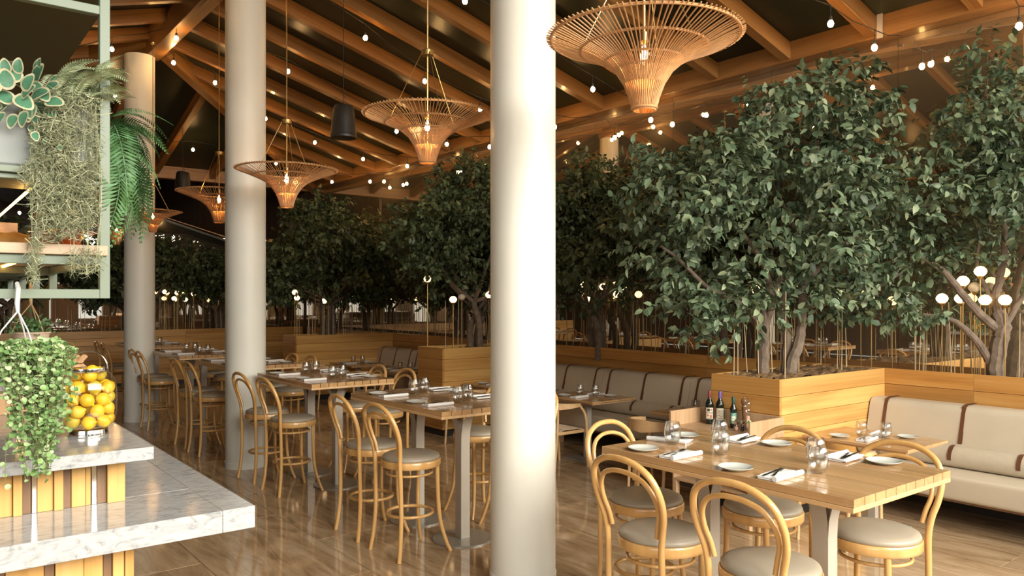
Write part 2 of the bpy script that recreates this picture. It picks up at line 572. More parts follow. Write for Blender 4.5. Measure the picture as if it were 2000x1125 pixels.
def catmull(pts, n=6, closed=False):
    P = [Vector(p) for p in pts]
    out = []
    k = len(P)
    rngk = k if closed else k - 1
    for i in range(rngk):
        p0 = P[i - 1] if (closed or i > 0) else P[0] * 2 - P[1]
        p1 = P[i]
        p2 = P[(i + 1) % k]
        p3 = P[(i + 2) % k] if (closed or i + 2 < k) else P[-1] * 2 - P[-2]
        for j in range(n):
            t = j / n
            out.append(0.5 * ((2 * p1) + (p2 - p0) * t + (2 * p0 - 5 * p1 + 4 * p2 - p3) * t * t + (3 * p1 - p0 - 3 * p2 + p3) * t ** 3))
    if not closed:
        out.append(P[-1])
    return out

FW = Vector((math.sin(TH), math.cos(TH), 0))
RT = Vector((math.cos(TH), -math.sin(TH), 0))
def ray(x, y):
    return FW + RT * ((x - 1000) / 1519) + Vector((0, 0, (582 - y) / 1519))
def at_d(x, y, d):
    return Vector((0, 0, H)) + ray(x, y) * d
def at_x(x, y, X):
    r = ray(x, y)
    return Vector((0, 0, H)) + r * (X / r.x)
def at_y(x, y, Y):
    r = ray(x, y)
    return Vector((0, 0, H)) + r * (Y / r.y)
def at_z(x, y, z):
    r = ray(x, y)
    return Vector((0, 0, H)) + r * ((z - H) / r.z)

# ------------------------------------------------------------------ setting: floor
XM = 8.12            # mirror plane
b = MB()
b.box(-9, -6, -0.3, 14, 34, -0.012)
fl = tag(ob('floor', b.mesh('floor', M['grout'], False)), kind='structure')
tile_me = boxme('tile', (0.896, 1.796, 0.012), M['stone'], 0.0015)
for i in range(11):
    for j in range(12):
        x, y = -0.55 + 0.9 * i, -0.45 + 1.8 * j + (0.9 if i % 2 else 0)
        if x > 8.4:
            continue
        ob('tile', tile_me, fl, (x, y, -0.006))
b = MB()
for i in range(-8, 0):
    for j in range(-3, 17):
        x, y = -0.55 + 0.9 * i, -0.45 + 1.8 * j
        b.box(x - .448, y - .898, -0.012, x + .448, y + .898, 0)
for i in range(0, 10):
    for j in list(range(12, 18)) + [-3, -2, -1]:
        x, y = -0.55 + 0.9 * i, -0.45 + 1.8 * j + (0.9 if i % 2 else 0)
        b.box(x - .448, y - .898, -0.012, x + .448, y + .898, 0)
tag(ob('tiling', b.mesh('tiling', M['stone'], False), fl), kind='stuff')

# ------------------------------------------------------------------ setting: roof
XE, ZE, TS = 8.0, 4.62, 0.28          # eave line: rafter underside at the mirror wall
XR = 3.10                              # ridge
ZR = ZE + TS * (XE - XR)               # rafter underside at the ridge
XW = XR - (XE - XR)
YH, YE = 13.25, 18.2                   # ridge end, hip eave
YS = -1.6
RD, RW = 0.19, 0.125                    # rafter depth and width
ceil = MB()
def under(x):
    return ZR - TS * abs(x - XR)
up = RD + 0.01
A = (XR, YS, ZR + up); Bp = (XR, YH, ZR + up)
E1 = (XE + .4, YS, under(XE + .4) + up); E2 = (XE + .4, YE + .4, under(XE + .4) + up)
W1 = (XW - .4, YS, under(XW - .4) + up); W2 = (XW - .4, YE + .4, under(XW - .4) + up)
def slab(b, quad, th=0.06):
    n = len(quad)
    vs = list(quad) + [(x, y, z + th) for x, y, z in quad]
    fs = [tuple(range(n)), tuple(range(2 * n - 1, n - 1, -1))] + [(i, i + n, (i + 1) % n + n, (i + 1) % n) for i in range(n)]
    b.add(vs, fs)
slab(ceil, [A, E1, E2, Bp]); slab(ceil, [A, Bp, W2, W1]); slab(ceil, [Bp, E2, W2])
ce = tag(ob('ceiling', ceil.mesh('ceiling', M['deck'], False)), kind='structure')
# rafters: shared mesh, local X down the slope
LN = (XE - XR) / math.cos(math.atan(TS)) + 0.02
raft = MB(); raft.box(0, -RW / 2, 0, LN, RW / 2, RD, 0.006)
raft_me = raft.mesh('rafter', M['pine_x'], False)
ang = math.atan(TS)
ys = [4.08 + 1.0 * k for k in range(-8, 10)]
for y in ys:
    if y > YH - 0.1:
        continue
    ob('rafter', raft_me, ce, (XR, y, ZR), (0, ang, 0))
    ob('rafter', raft_me, ce, (XR, y, ZR), (0, ang, PI))
def beam(name, p, q, w, h, mat, parent, vert=True, zoff=0.0):
    """beam with its underside along p-q"""
    p, q = Vector(p), Vector(q)
    L = (q - p).length
    bb = MB(); bb.box(0, -w / 2, 0, L, w / 2, h, 0.006)
    o = ob(name, bb.mesh(name, mat, False), parent)
    d = (q - p).normalized()
    y = Vector((0, 0, 1)).cross(d).normalized()
    z = d.cross(y)
    o.matrix_world = Matrix((( d.x, y.x, z.x, p.x), (d.y, y.y, z.y, p.y), (d.z, y.z, z.z, p.z + zoff), (0, 0, 0, 1)))
    return o
# jack rafters dying into the hips, both slopes, and the hip end
for y in [YH + .75, YH + 1.75, YH + 2.75, YH + 3.75]:
    x0 = XR + (y - YH)
    L_ = XE - x0
    for s in (1, -1):
        beam('rafter', (XR + s * (x0 - XR), y, under(x0)), (XR + s * (XE - XR), y, ZE), RW, RD, M['pine_x'], ce)
for x in (-3.6, -2.4, -1.2, 0.0, 1.2, 2.4, 3.6):
    y0 = YH + abs(x)
    beam('rafter', (XR + x, y0 + .05, under(XR + x)), (XR + x, YE, ZE), RW, RD, M['pine_x'], ce)
for s in (1, -1):
    beam('hip_beam', (XR, YH, ZR - 0.10), (XR + s * (XE - XR), YE, ZE - 0.10), 0.17, 0.34, M['pine_x'], ce)
o = beam('ridge_beam', (XR, YS, ZR - 0.25), (XR, YH + .12, ZR - 0.25), 0.22, 0.46, M['pine_x'], ce)
# eave plates
beam('eave_beam', (XE + .02, YS, ZE), (XE + .02, YE + .1, ZE), 0.20, 0.24, M['pine_x'], ce)
beam('eave_beam', (XW, YS, ZE), (XW, YE + .1, ZE), 0.20, 0.24, M['pine_x'], ce)
beam('eave_beam', (XW, YE + .05, ZE - .06), (XE + .1, YE + .05, ZE - .06), 0.20, 0.30, M['pine_x'], ce)
# steel brackets where rafters meet the eave
brk = boxme('bracket', (0.012, 0.06, 0.30), M['steel'])
for y in ys:
    if abs(y - 4.08) < .1:
        ob('bracket', brk, ce, (XE - .10, y - RW / 2 - .035, ZE + .13))

# sloping board soffit beyond the hip end
sof = tag(ob('ceiling_beyond', None), kind='structure')
bl = 7.4
bm_ = MB(); bm_.box(0, -0.142, 0, bl, 0.142, 0.02, 0.003)
bme = bm_.mesh('soffit_board', M['slat_x'], False)
for k in range(18):
    ob('soffit_board', bme, sof, (-1.2, YE + .35 + .29 * k, 4.55 + .3 * 2.6), (0, ang, 0))
bk = MB(); slab(bk, [(-1.2, YE + .2, 5.37), (6.2, YE + .2, 3.15), (6.2, YE + 5.6, 3.15), (-1.2, YE + 5.6, 5.37)], 0.05)
tag(ob('backing', bk.mesh('soffit_backing', M['deck'], False), sof), kind='structure')
b = MB(); b.box(-9, YE + .25, 5.55, 6.3, 33, 5.6); b.box(6.3, YE + .25, 4.75, 14, 33, 4.85); b.box(6.25, YE + .25, 3.45, 6.32, 33, 5.6)
tag(ob('ceiling_far', b.mesh('ceiling_far', M['brownwall'], False)), kind='structure')

# ------------------------------------------------------------------ setting: walls
# mirror wall: panels with thin seams
mw = tag(ob('wall_east', None), kind='structure')
b = MB(); b.box(XM + .012, -4.0, 0, XM + .25, 22, 4.9)
ob('backing', b.mesh('wall_backing', M['brownwall'], False), mw)
PWD = 1.50
mp_me = boxme('mirror_panel', (0.008, PWD - 0.004, ZE - 1.0), M['mirror'])
for k in range(16):
    ob('mirror_panel', mp_me, mw, (XM + .004, -3.6 + PWD * k + PWD / 2, 1.0 + (ZE - 1.0) / 2))
nm = tag(ob('wall_end', None), kind='structure')
b = MB(); b.box(-.6, YE + .90, 0, XM, YE + .98, 3.42)
ob('backing', b.mesh('end_backing', M['brownwall'], False), nm)
em_me = boxme('mirror_panel', (1.442, .008, 2.40), M['mirror'])
for k in range(6):
    ob('mirror_panel', em_me, nm, (-.6 + 1.447 * (k + .5), YE + .89, 2.2))
b = MB(); b.box(-9, -4.3, 0, 14, -4.1, .95); b.box(-9, -4.3, 2.3, 14, -4.1, 2.6)
for x in (-8.9, -6.6, -3.4, -1.2, .9, 2.2, 5.4, 7.6, 9.9, 12.6):
    b.box(x, -4.3, .95, x + 1.15, -4.1, 2.3)
tag(ob('wall_south', b.mesh('wall_south', M['brownwall'], False)), kind='structure')
b = MB(); b.box(-9.2, YS, 0, -9.0, 34, 6.5)
tag(ob('wall_west', b.mesh('wall_west', M['brownwall'], False)), kind='structure')
# far wall with tall openings to daylight
b = MB()
xs = [-9, -3.1, -2.6, -1.2, -.8, 0.6, 1.0, 3.0, 3.3, 4.6, 5.0, 9.0]
b.box(-9, 30, 2.75, 14, 30.2, 6)
b.box(-9, 30, 0, 14, 30.2, 0.9)
for i in range(0, len(xs) - 1, 2):
    b.box(xs[i], 30, .9, xs[i + 1], 30.2, 2.75)
b.box(9, 30, .9, 14, 30.2, 2.75)
tag(ob('wall_north', b.mesh('wall_north', M['brownwall'], False)), kind='structure')
# olive soffit over the bar with a recessed downlight
b = MB(); b.box(-6, 1.5, 3.98, 1.11, 11.6, 4.01)
so = tag(ob('ceiling_bar', b.mesh('ceiling_bar', M['soffit'], False)), kind='structure')
p = at_z(28, 122, 3.98)
b = MB(); b.ring((0, 0, -.004), .048, .008, 24, 6)
b.lathe([(.045, 0), (.03, .002)], 20, cap1=True)
ob('downlight', b.mesh('downlight', M['white']), so, (p.x, p.y, 3.976))
b = MB(); b.box(-9.2, YS, 4.86, XW - .2, 34, 4.95)
tag(ob('ceiling_west', b.mesh('ceiling_west', M['brownwall'], False)), kind='structure')

# ------------------------------------------------------------------ columns
def column(x, y, r, ztop, label):
    b = MB()
    b.lathe([(r, 0.0), (r, ztop)], 56)
    o = ob('column', b.mesh('column', M['plaster']), None, (x, y, 0))
    tag(o, label, 'column', None, 'structure')
    sk = MB(); sk.lathe([(r + .006, 0), (r + .006, .07), (r + .002, .075)], 56)
    ob('column_foot', sk.mesh('column_foot', M['plaster']), o)
column(3.328, 4.147, .2225, ZR - .25, 'thick pale plaster column standing nearest, between the two close high tables')
column(3.082, 8.936, .2225, ZR - .25, 'pale plaster column behind the third high table, second along the ridge')
column(2.912, 13.30, .2225, ZR - .25, 'pale plaster column under the end of the ridge beam, third along')
b = MB(); b.box(-1.05, 21.5, 0, -.25, 22.1, 4.4)
tag(ob('pillar', b.mesh('pillar', M['plaster'], False)), 'broad cream pillar far behind the bar, beyond the end planter', 'column', None, 'structure')

# ------------------------------------------------------------------ planters
BH = 0.156
def planter(name, label, x0, x1, y0, y1, ztop, faces, zsoil, group=None):
    """faces: string of the sides that show: W (facing -x), S (facing -y), N"""
    t = thing(name, label, 'planter', (0, 0, 0), 0, group)
    th = 0.025
    zs = []
    z = ztop
    while z > 0.12:
        zs.append((max(0.10, z - BH), z)); z -= BH
    for (za, zb) in zs:
        h = zb - za - 0.003
        if 'W' in faces:
            L = y1 - y0
            n = max(1, round(L / 3.2))
            for i in range(n):
                ya, yb = y0 + L * i / n, y0 + L * (i + 1) / n
                ob('plank', boxme('plank', (th, yb - ya - .002, h), M['teak_y'], 0.002), t, (x0 + th / 2, (ya + yb) / 2, (za + zb) / 2))
        for f, y in (('S', y0 + th / 2), ('N', y1 - th / 2)):
            if f in faces:
                L = x1 - x0 - th - .001
                n = max(1, round(L / 3.2))
                for i in range(n):
                    xa = x0 + th + .001 + L * i / n
                    ob('plank', boxme('plank', (L / n - .002, th, h), M['teak_x'], 0.002), t, (xa + L / n / 2, y, (za + zb) / 2))
    b = MB()
    b.box(x0 + .05, y0 + .04, 0, x1, y1 - .04, .10)
    ob('plinth', b.mesh('plinth', M['dark'], False), t)
    b = MB()
    i0 = .028
    b.box(x0 + i0, y0 + i0, .10, x1 - .002, y1 - i0, zsoil - .03)
    ob('liner', b.mesh('liner', M['dark'], False), t)
    # mulch surface
    nx, ny = max(6, int((x1 - x0) / .045)), max(6, int((y1 - y0) / .045))
    nx, ny = min(nx, 60), min(ny, 160)
    X, Y = np.meshgrid(np.linspace(x0 + i0, x1 - .003, nx), np.linspace(y0 + i0, y1 - i0, ny), indexing='ij')
    Z = zsoil + nrng.uniform(-.03, .03, X.shape)
    V = np.stack([X.ravel(), Y.ravel(), Z.ravel()], 1)
    idx = np.arange(nx * ny).reshape(nx, ny)
    F = np.stack([idx[:-1, :-1].ravel(), idx[1:, :-1].ravel(), idx[1:, 1:].ravel(), idx[:-1, 1:].ravel()], 1)
    tag(ob('mulch', npmesh('mulch', V, F, M['soil']), t), kind='stuff')
    # thin capping board on top of the boards
    return t
ZP = 1.23
XF = 7.74
planter('planter_box', 'long wooden planter of horizontal boards running along the mirror wall behind the benches', XF, XM - .005, -3.0, YE - .1, ZP, 'W', ZP - .10)
planter('planter_box', 'wooden planter box nearest the window light, behind the bottles, with a big leafy tree', 5.915, XF - .002, 3.85, 4.57, ZP, 'WSN', ZP - .015)
planter('planter_box', 'wooden planter box jutting out between benches, seen beside the nearest column', 5.86, XF - .002, 9.08, 9.74, ZP, 'WSN', ZP - .05)
planter('planter_box', 'wooden planter box jutting out farther down the row, above the back benches', 5.70, XF - .002, 13.83, 14.45, ZP, 'WSN', ZP - .05)
planter('planter_box', 'long dark wooden planter closing the far end of the room', -0.55, XF - .01, YE + .12, YE + .85, ZP, 'S', ZP - .08)

# ------------------------------------------------------------------ leaves and trees
LT = np.array([(0, 0, 0), (.30, .27, .05), (.30, 0, -.02), (.30, -.27, .05), (.66, .23, .0), (.66, 0, -.06), (.66, -.23, .0), (1, 0, -.16)], float)
LFT = np.array([(0, 2, 1), (0, 3, 2), (1, 2, 5), (1, 5, 4), (2, 3, 6), (2, 6, 5), (4, 5, 7), (5, 6, 7)])

def leaf_frames(pos, fwd, nrm, size):
    f = fwd / np.linalg.norm(fwd, axis=1, keepdims=True)
    s = np.cross(nrm, f)
    s /= np.linalg.norm(s, axis=1, keepdims=True) + 1e-9
    n = np.cross(f, s)
    return f * size[:, None], s * size[:, None], n * size[:, None]

def leaves_mesh(name, pos, fwd, nrm, size, mat, LT=LT, LFT=LFT):
    f, s, n = leaf_frames(pos, fwd, nrm, size)
    V = pos[:, None, :] + LT[None, :, 0:1] * f[:, None, :] + LT[None, :, 1:2] * s[:, None, :] + LT[None, :, 2:3] * n[:, None, :]
    k = len(LT)
    F = LFT[None] + (np.arange(len(pos)) * k)[:, None, None]
    return npmesh(name, V.reshape(-1, 3), F.reshape(-1, LFT.shape[1]), mat)

def sprigs(ells, dens, size, per=9, xmax=None, ymax=None):
    """leaf sprays spread over the outer part of a set of ellipsoids (centre, radii)"""
    Pp, Ff, Nn, Ss = [], [], [], []
    sub = []
    for (c, rad) in ells:
        for k in range(6):
            d = nrng.normal(size=3); d /= np.linalg.norm(d)
            sub.append((np.array(c) + d * np.array(rad) * .68, np.array(rad) * nrng.uniform(.34, .52)))
    for (c, rad) in sub:
        c = np.array(c); rad = np.array(rad)
        area_ = 4 * PI * ((rad[0] * rad[1]) ** 1.6 / 3 + (rad[0] * rad[2]) ** 1.6 / 3 + (rad[1] * rad[2]) ** 1.6 / 3) ** (1 / 1.6)
        n = max(4, int(area_ * dens))
        d = nrng.normal(size=(n, 3)); d /= np.linalg.norm(d, axis=1, keepdims=True)
        rr = nrng.uniform(.45, 1.05, n) ** .6
        p = c + d * rad * rr[:, None]
        axis = d * np.array([1, 1, .6]) + nrng.normal(size=(n, 3)) * .35 + np.array([0, 0, .05])
        axis /= np.linalg.norm(axis, axis=1, keepdims=True)
        for k in range(per):
            t = k / per
            q = p + axis * (t * size * 2.6 - size * 1.3)[..., None] if False else p + axis * (t * size * 2.4)
            side = nrng.normal(size=(n, 3))
            side -= (side * axis).sum(1, keepdims=True) * axis
            side /= np.linalg.norm(side, axis=1, keepdims=True) + 1e-9
            f = axis * .55 + side * .9 + np.array([0, 0, -.42])
            nn = np.array([0, 0, 1.0]) + d * .7 + nrng.normal(size=(n, 3)) * .45
            Pp.append(q); Ff.append(f); Nn.append(nn); Ss.append(nrng.uniform(.75, 1.2, n) * size)
    P_, F_, N_, S_ = np.concatenate(Pp), np.concatenate(Ff), np.concatenate(Nn), np.concatenate(Ss)
    if xmax is not None:
        over = P_[:, 0] > xmax - .14
        keep = ~(over & (nrng.random(len(P_)) < .4))
        P_, F_, N_, S_ = P_[keep], F_[keep], N_[keep], S_[keep]
        over = P_[:, 0] > xmax - .14
        P_[over, 0] = xmax - .12 - nrng.random(over.sum()) * .12
        F_[over, 0] = -np.abs(F_[over, 0])
    if ymax is not None:
        keep = ~((P_[:, 1] > ymax - .16) & (nrng.random(len(P_)) < .7))
        P_, F_, N_, S_ = P_[keep], F_[keep], N_[keep], S_[keep]
        over = P_[:, 1] > ymax - .16
        P_[over, 1] = ymax - .13 - nrng.random(over.sum()) * .15
        F_[over, 1] = -np.abs(F_[over, 1])
    return P_, F_, N_, S_

leaf_me = None
def leaf_single(mat):
    me = npmesh('leaf', LT.copy(), LFT.copy(), mat)
    return me

def limbs(tree, lst, mat=None):
    """each limb: (name, points, radius at base, radius at tip)"""
    for (nm, pts, r0, r1) in lst:
        pp = catmull(pts, 5)
        k = len(pp)
        rr = [r0 + (r1 - r0) * i / (k - 1) for i in range(k)]
        pp = [p + Vector((rng.uniform(-1, 1), rng.uniform(-1, 1), 0)) * r0 * .12 for p in pp]
        pp[0] = Vector(pts[0])
        b = MB(); b.tube(pp, rr, 9)
        ob(nm, b.mesh(nm, mat or M['bark']), tree)

def big_tree(label, cat, base, ells, lim, mat, dens, size, singles=0, xmax=None):
    t = thing('ficus_tree', label, cat, base)
    bx = Vector(base)
    limbs(t, [(n, [Vector(p) - bx for p in pts], a, c) for n, pts, a, c in lim])
    P_, F_, N_, S_ = sprigs(ells, dens, size, 9, xmax)
    P_ = P_ - np.array(base)
    if singles:
        # the leaves that face the viewer nearest become parts of their own
        d = np.linalg.norm(P_ + np.array(base) - np.array([0, 0, H]), axis=1)
        order = np.argsort(d)
        pick = order[:singles * 4:4]
        mask = np.ones(len(P_), bool); mask[pick] = False
        f, s, n = leaf_frames(P_[pick], F_[pick], N_[pick], S_[pick])
        lm = leaf_single(mat)
        for i in range(len(pick)):
            o = bpy.data.objects.new('leaf', lm)
            COL.objects.link(o)
            o.parent = t
            a, bq, cq, p = f[i], s[i], n[i], P_[pick[i]]
            o.matrix_local = Matrix(((a[0], bq[0], cq[0], p[0]), (a[1], bq[1], cq[1], p[1]), (a[2], bq[2], cq[2], p[2]), (0, 0, 0, 1)))
        P_, F_, N_, S_ = P_[mask], F_[mask], N_[mask], S_[mask]
    tag(ob('foliage', leaves_mesh('foliage', P_, F_, N_, S_, mat), t), kind='stuff')
    return t

def E_(lst, d, dep, jit=.25):
    out = []
    for (x, y, rx, ry) in lst:
        dd = d + rng.uniform(-jit, jit)
        c = at_d(x, y, dd)
        out.append((tuple(c), (max(dep, rx / 1519 * dd * .9) if False else rx / 1519 * dd, rx / 1519 * dd * .8 + dep * .3, ry / 1519 * dd)))
    return out

# --- the big tree of the nearest planter box
d1 = 7.25
crown = E_([(1612, 150, 50, 62), (1560, 205, 70, 55), (1665, 215, 75, 70), (1505, 225, 55, 45), (1630, 270, 110, 75), (1320, 300, 75, 48), (1390, 330, 90, 60),
            (1490, 315, 95, 70), (1590, 360, 120, 85), (1725, 345, 105, 75), (1800, 375, 80, 60), (1285, 370, 65, 55), (1330, 420, 90, 70), (1255, 455, 60, 42),
            (1430, 430, 110, 80), (1550, 455, 120, 80), (1680, 450, 120, 80), (1810, 450, 75, 65), (1850, 500, 45, 38), (1305, 505, 85, 52), (1400, 535, 95, 55), (1480, 585, 55, 45),
            (1620, 545, 95, 50), (1730, 545, 90, 50), (1340, 575, 65, 40), (1395, 640, 40, 38), (1570, 590, 45, 38), (1690, 605, 60, 34), (1765, 610, 40, 30)], d1, .5, .55)
def q(x, y, d):
    return tuple(at_d(x, y, d))
lim1 = [
    ('trunk', [q(1490, 745, 7.3), q(1491, 690, 7.3), q(1492, 645, 7.3), q(1496, 600, 7.3)], .062, .045),
    ('trunk', [q(1541, 745, 7.25), q(1546, 710, 7.25), q(1560, 665, 7.28), q(1566, 610, 7.3), q(1568, 560, 7.3)], .060, .040),
    ('trunk', [q(1533, 745, 7.3), q(1537, 700, 7.32), q(1537, 650, 7.34), q(1528, 600, 7.36), q(1540, 530, 7.3)], .05, .03),
    ('branch', [q(1492, 648, 7.3), q(1470, 615, 7.25), q(1432, 585, 7.2), q(1380, 560, 7.1), q(1330, 510, 7.05), q(1290, 480, 7.0)], .034, .012),
    ('branch', [q(1494, 640, 7.3), q(1505, 600, 7.25), q(1500, 540, 7.2), q(1462, 470, 7.1), q(1410, 420, 7.0), q(1370, 370, 7.0)], .036, .010),
    ('branch', [q(1496, 600, 7.3), q(1525, 540, 7.3), q(1568, 460, 7.3), q(1590, 380, 7.25), q(1600, 260, 7.2), q(1612, 130, 7.2)], .036, .008),
    ('branch', [q(1566, 560, 7.3), q(1620, 500, 7.2), q(1690, 450, 7.1), q(1760, 410, 7.1), q(1820, 400, 7.0)], .034, .009),
    ('branch', [q(1566, 600, 7.3), q(1625, 590, 7.4), q(1700, 570, 7.45), q(1780, 520, 7.4)], .026, .008),
    ('branch', [q(1568, 560, 7.3), q(1560, 470, 7.4), q(1530, 400, 7.5), q(1490, 320, 7.5)], .03, .008)]
big_tree('big blue-green leafed tree filling the planter box nearest the light', 'tree', q(1515, 745, 7.29), crown, lim1, M['leaf'], 24, .088, 300, XM - .02)

# --- tree at the mirror wall behind the near bench
d2 = 6.9
crown2 = E_([(1915, 150, 45, 55), (1985, 190, 55, 65), (1900, 215, 55, 45), (1960, 270, 80, 60), (1885, 290, 55, 45), (1990, 350, 70, 60), (1930, 370, 60, 45), (1985, 430, 50, 40), (2080, 300, 90, 110), (2090, 440, 70, 60)], d2, .3, .15)
crown2 = [((min(c[0], 7.75), c[1], c[2]), (min(r[0], .42), r[1], r[2])) for c, r in crown2]
tb = 7.93
def qx(x, y, X=7.9):
    return tuple(at_x(x, y, X))
lim2 = [
    ('trunk', [qx(1943, 740), qx(1944, 705), qx(1952, 670), qx(1958, 640), qx(1950, 612)], .078, .066),
    ('branch', [qx(1957, 650), qx(1920, 620, 7.8), qx(1880, 575, 7.7), qx(1848, 535, 7.6), qx(1800, 500, 7.5)], .046, .024),
    ('branch', [qx(1952, 625), qx(1945, 585), qx(1955, 530), qx(1963, 470), qx(1955, 400, 7.85), qx(1940, 300, 7.8), qx(1920, 150, 7.7)], .042, .012),
    ('branch', [qx(1950, 600), qx(1925, 560), qx(1908, 520, 7.85), qx(1915, 450, 7.8)], .028, .012),
    ('branch', [qx(1960, 640), qx(1985, 600, 7.95), qx(2020, 540, 8.0), qx(2050, 470, 8.0)], .03, .012),
    ('branch', [qx(1937, 715), qx(1915, 675, 7.8), qx(1880, 638, 7.7), qx(1850, 622, 7.65), qx(1785, 612, 7.6)], .042, .013)]
big_tree('tree with bare forked trunk against the mirror behind the near bench', 'tree', qx(1943, 742), crown2, lim2, M['leaf'], 24, .085, 0, XM - .02)

# --- the remaining trees: own skeleton and crown each, leaves from shared builders
def mid_tree(label, bx, by, z0, ztop, rad, seed, trunks=2, dens=17, size=.085, xmax=None, mat='leaf_shade', zlow=1.95, flat=1.0, ymax=None):
    rr = random.Random(seed)
    t = thing('ficus_tree', label, 'tree', (bx, by, z0))
    lim = []
    ells = []
    for k in range(trunks):
        a = rr.uniform(0, 2 * PI)
        ox, oy = .12 * math.cos(a) * (k > 0), .22 * math.sin(a) * (k > 0)
        fork = rr.uniform(.45, .7)
        top = (ox + rr.uniform(-.1, .1), oy + rr.uniform(-.15, .15), fork)
        lim.append(('trunk', [(ox, oy, -.1), (ox + rr.uniform(-.03, .03), oy, fork * .5), top], .055, .042))
        nb = 4
        for j in range(nb):
            aa = a + 2 * PI * j / nb + rr.uniform(-.5, .5)
            L = rad * rr.uniform(.55, .85)
            dx, dy = L * math.cos(aa) * flat, L * math.sin(aa)
            if xmax is not None and bx + ox + dx > xmax - .1:
                dx = xmax - .12 - bx - ox
            if ymax is not None and by + oy + dy > ymax - .1:
                dy = ymax - .12 - by - oy
            e = (ox + dx, oy + dy, rr.uniform(zlow + .3, ztop - .5) - z0)
            lim.append(('branch', [top, (top[0] + dx * .45, top[1] + dy * .45, fork + (e[2] - fork) * .35), e], .034, .010))
            ells.append(((bx + e[0], by + e[1], z0 + e[2]), (rad * .42, rad * .5, .38)))
    nz = 8
    for j in range(nz * 2):
        zz = zlow + (ztop - zlow) * ((j + .5) / (nz * 2))
        w = rad * math.sin(PI * min(.92, max(.16, (zz - zlow) / (ztop - zlow) * .8 + .18))) 
        aa = rr.uniform(0, 2 * PI)
        cx, cy = w * .55 * math.cos(aa) * flat, w * .62 * math.sin(aa)
        ells.append(((bx + cx, by + cy, zz), (rad * .38, rad * .42, (ztop - zlow) * .17)))
    ells.append(((bx, by, ztop - .22), (rad * .25, rad * .28, .25)))
    if xmax is not None:
        ells = [((min(c[0], xmax - .25), c[1], c[2]), r) for c, r in ells]
    if ymax is not None:
        ells = [((c[0], min(c[1], ymax - .30), c[2]), r) for c, r in ells]
    limbs(t, lim)
    P_, F_, N_, S_ = sprigs(ells, dens, size, 9, xmax, ymax)
    tag(ob('foliage', leaves_mesh('foliage', P_ - np.array([bx, by, z0]), F_, N_, S_, M[mat]), t), kind='stuff')
    return t
mx = XM - .02
ZS = ZP - .08
mid_tree('shaded tree by the mirror, half hidden behind the big tree', 7.88, 5.9, ZS, 3.7, 1.15, 3, 2, xmax=mx)
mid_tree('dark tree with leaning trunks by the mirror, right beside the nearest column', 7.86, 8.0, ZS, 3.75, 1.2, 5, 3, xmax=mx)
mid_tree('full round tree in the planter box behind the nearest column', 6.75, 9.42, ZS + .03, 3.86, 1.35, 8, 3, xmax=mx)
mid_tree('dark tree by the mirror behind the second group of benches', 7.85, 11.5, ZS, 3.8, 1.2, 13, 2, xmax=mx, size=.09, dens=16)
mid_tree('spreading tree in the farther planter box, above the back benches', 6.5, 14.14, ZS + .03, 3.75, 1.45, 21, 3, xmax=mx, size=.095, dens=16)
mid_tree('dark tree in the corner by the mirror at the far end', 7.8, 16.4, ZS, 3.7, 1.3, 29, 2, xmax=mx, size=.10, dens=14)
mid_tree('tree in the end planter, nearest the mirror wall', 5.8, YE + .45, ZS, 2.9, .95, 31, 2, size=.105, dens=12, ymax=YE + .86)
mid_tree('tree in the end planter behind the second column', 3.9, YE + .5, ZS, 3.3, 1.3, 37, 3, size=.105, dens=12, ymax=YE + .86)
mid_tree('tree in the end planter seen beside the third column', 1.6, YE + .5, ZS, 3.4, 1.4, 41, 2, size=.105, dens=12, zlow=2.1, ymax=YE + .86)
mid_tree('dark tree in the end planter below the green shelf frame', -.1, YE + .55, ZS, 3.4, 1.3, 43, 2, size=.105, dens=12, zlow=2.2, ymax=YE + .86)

# ------------------------------------------------------------------ reeds and globe lamps in the planters
reed_me = {}
def reed(name_parent, x, y, z0, h, tilt, ta):
    k = round(h, 1)
    if k not in reed_me:
        b = MB(); b.tube([(0, 0, 0), (.004, 0, k * .5), (0, 0, k)], [.0045, .004, .003], 6)
        reed_me[k] = b.mesh('reed', M['cane'])
    ob('reed', reed_me[k], name_parent, (x, y, z0), (tilt * math.cos(ta), tilt * math.sin(ta), 0))
def reeds(label, n, x0, x1, y0, y1, z0, hs=(.45, .95), seed=1):
    t = thing('reed_bed', label, 'reeds', ((x0 + x1) / 2, (y0 + y1) / 2, z0))
    rr = random.Random(seed)
    for _ in range(n):
        reed(t, rr.uniform(x0, x1) - (x0 + x1) / 2, rr.uniform(y0, y1) - (y0 + y1) / 2, -.06, rr.uniform(*hs), rr.uniform(0, .07), rr.uniform(0, 6.28))
reeds('thin golden reeds standing in the planter behind the near bench', 20, XF + .06, XM - .08, 1.6, 3.8, ZS, seed=2)
reeds('thin golden reeds around the big tree in the nearest planter box', 14, 6.0, 7.65, 3.92, 4.5, ZS, seed=3)
reeds('thin golden reeds along the mirror behind the long middle bench', 30, XF + .06, XM - .08, 4.7, 9.0, ZS, seed=4)
reeds('thin golden reeds in the planter box beside the nearest column', 10, 5.95, 7.6, 9.15, 9.68, ZS, seed=5)
reeds('thin golden reeds along the mirror behind the second group of benches', 30, XF + .06, XM - .08, 9.8, 13.8, ZS, seed=6)
reeds('thin golden reeds in the farther planter box', 16, 5.85, 7.6, 13.9, 14.4, ZS, seed=7)
reeds('thin golden reeds along the mirror in the far corner', 30, XF + .06, XM - .08, 14.5, 18, ZS, seed=8)
reeds('thin golden reeds in the planter at the far end', 70, 0, 7.5, YE + .2, YE + .75, ZS, seed=9)

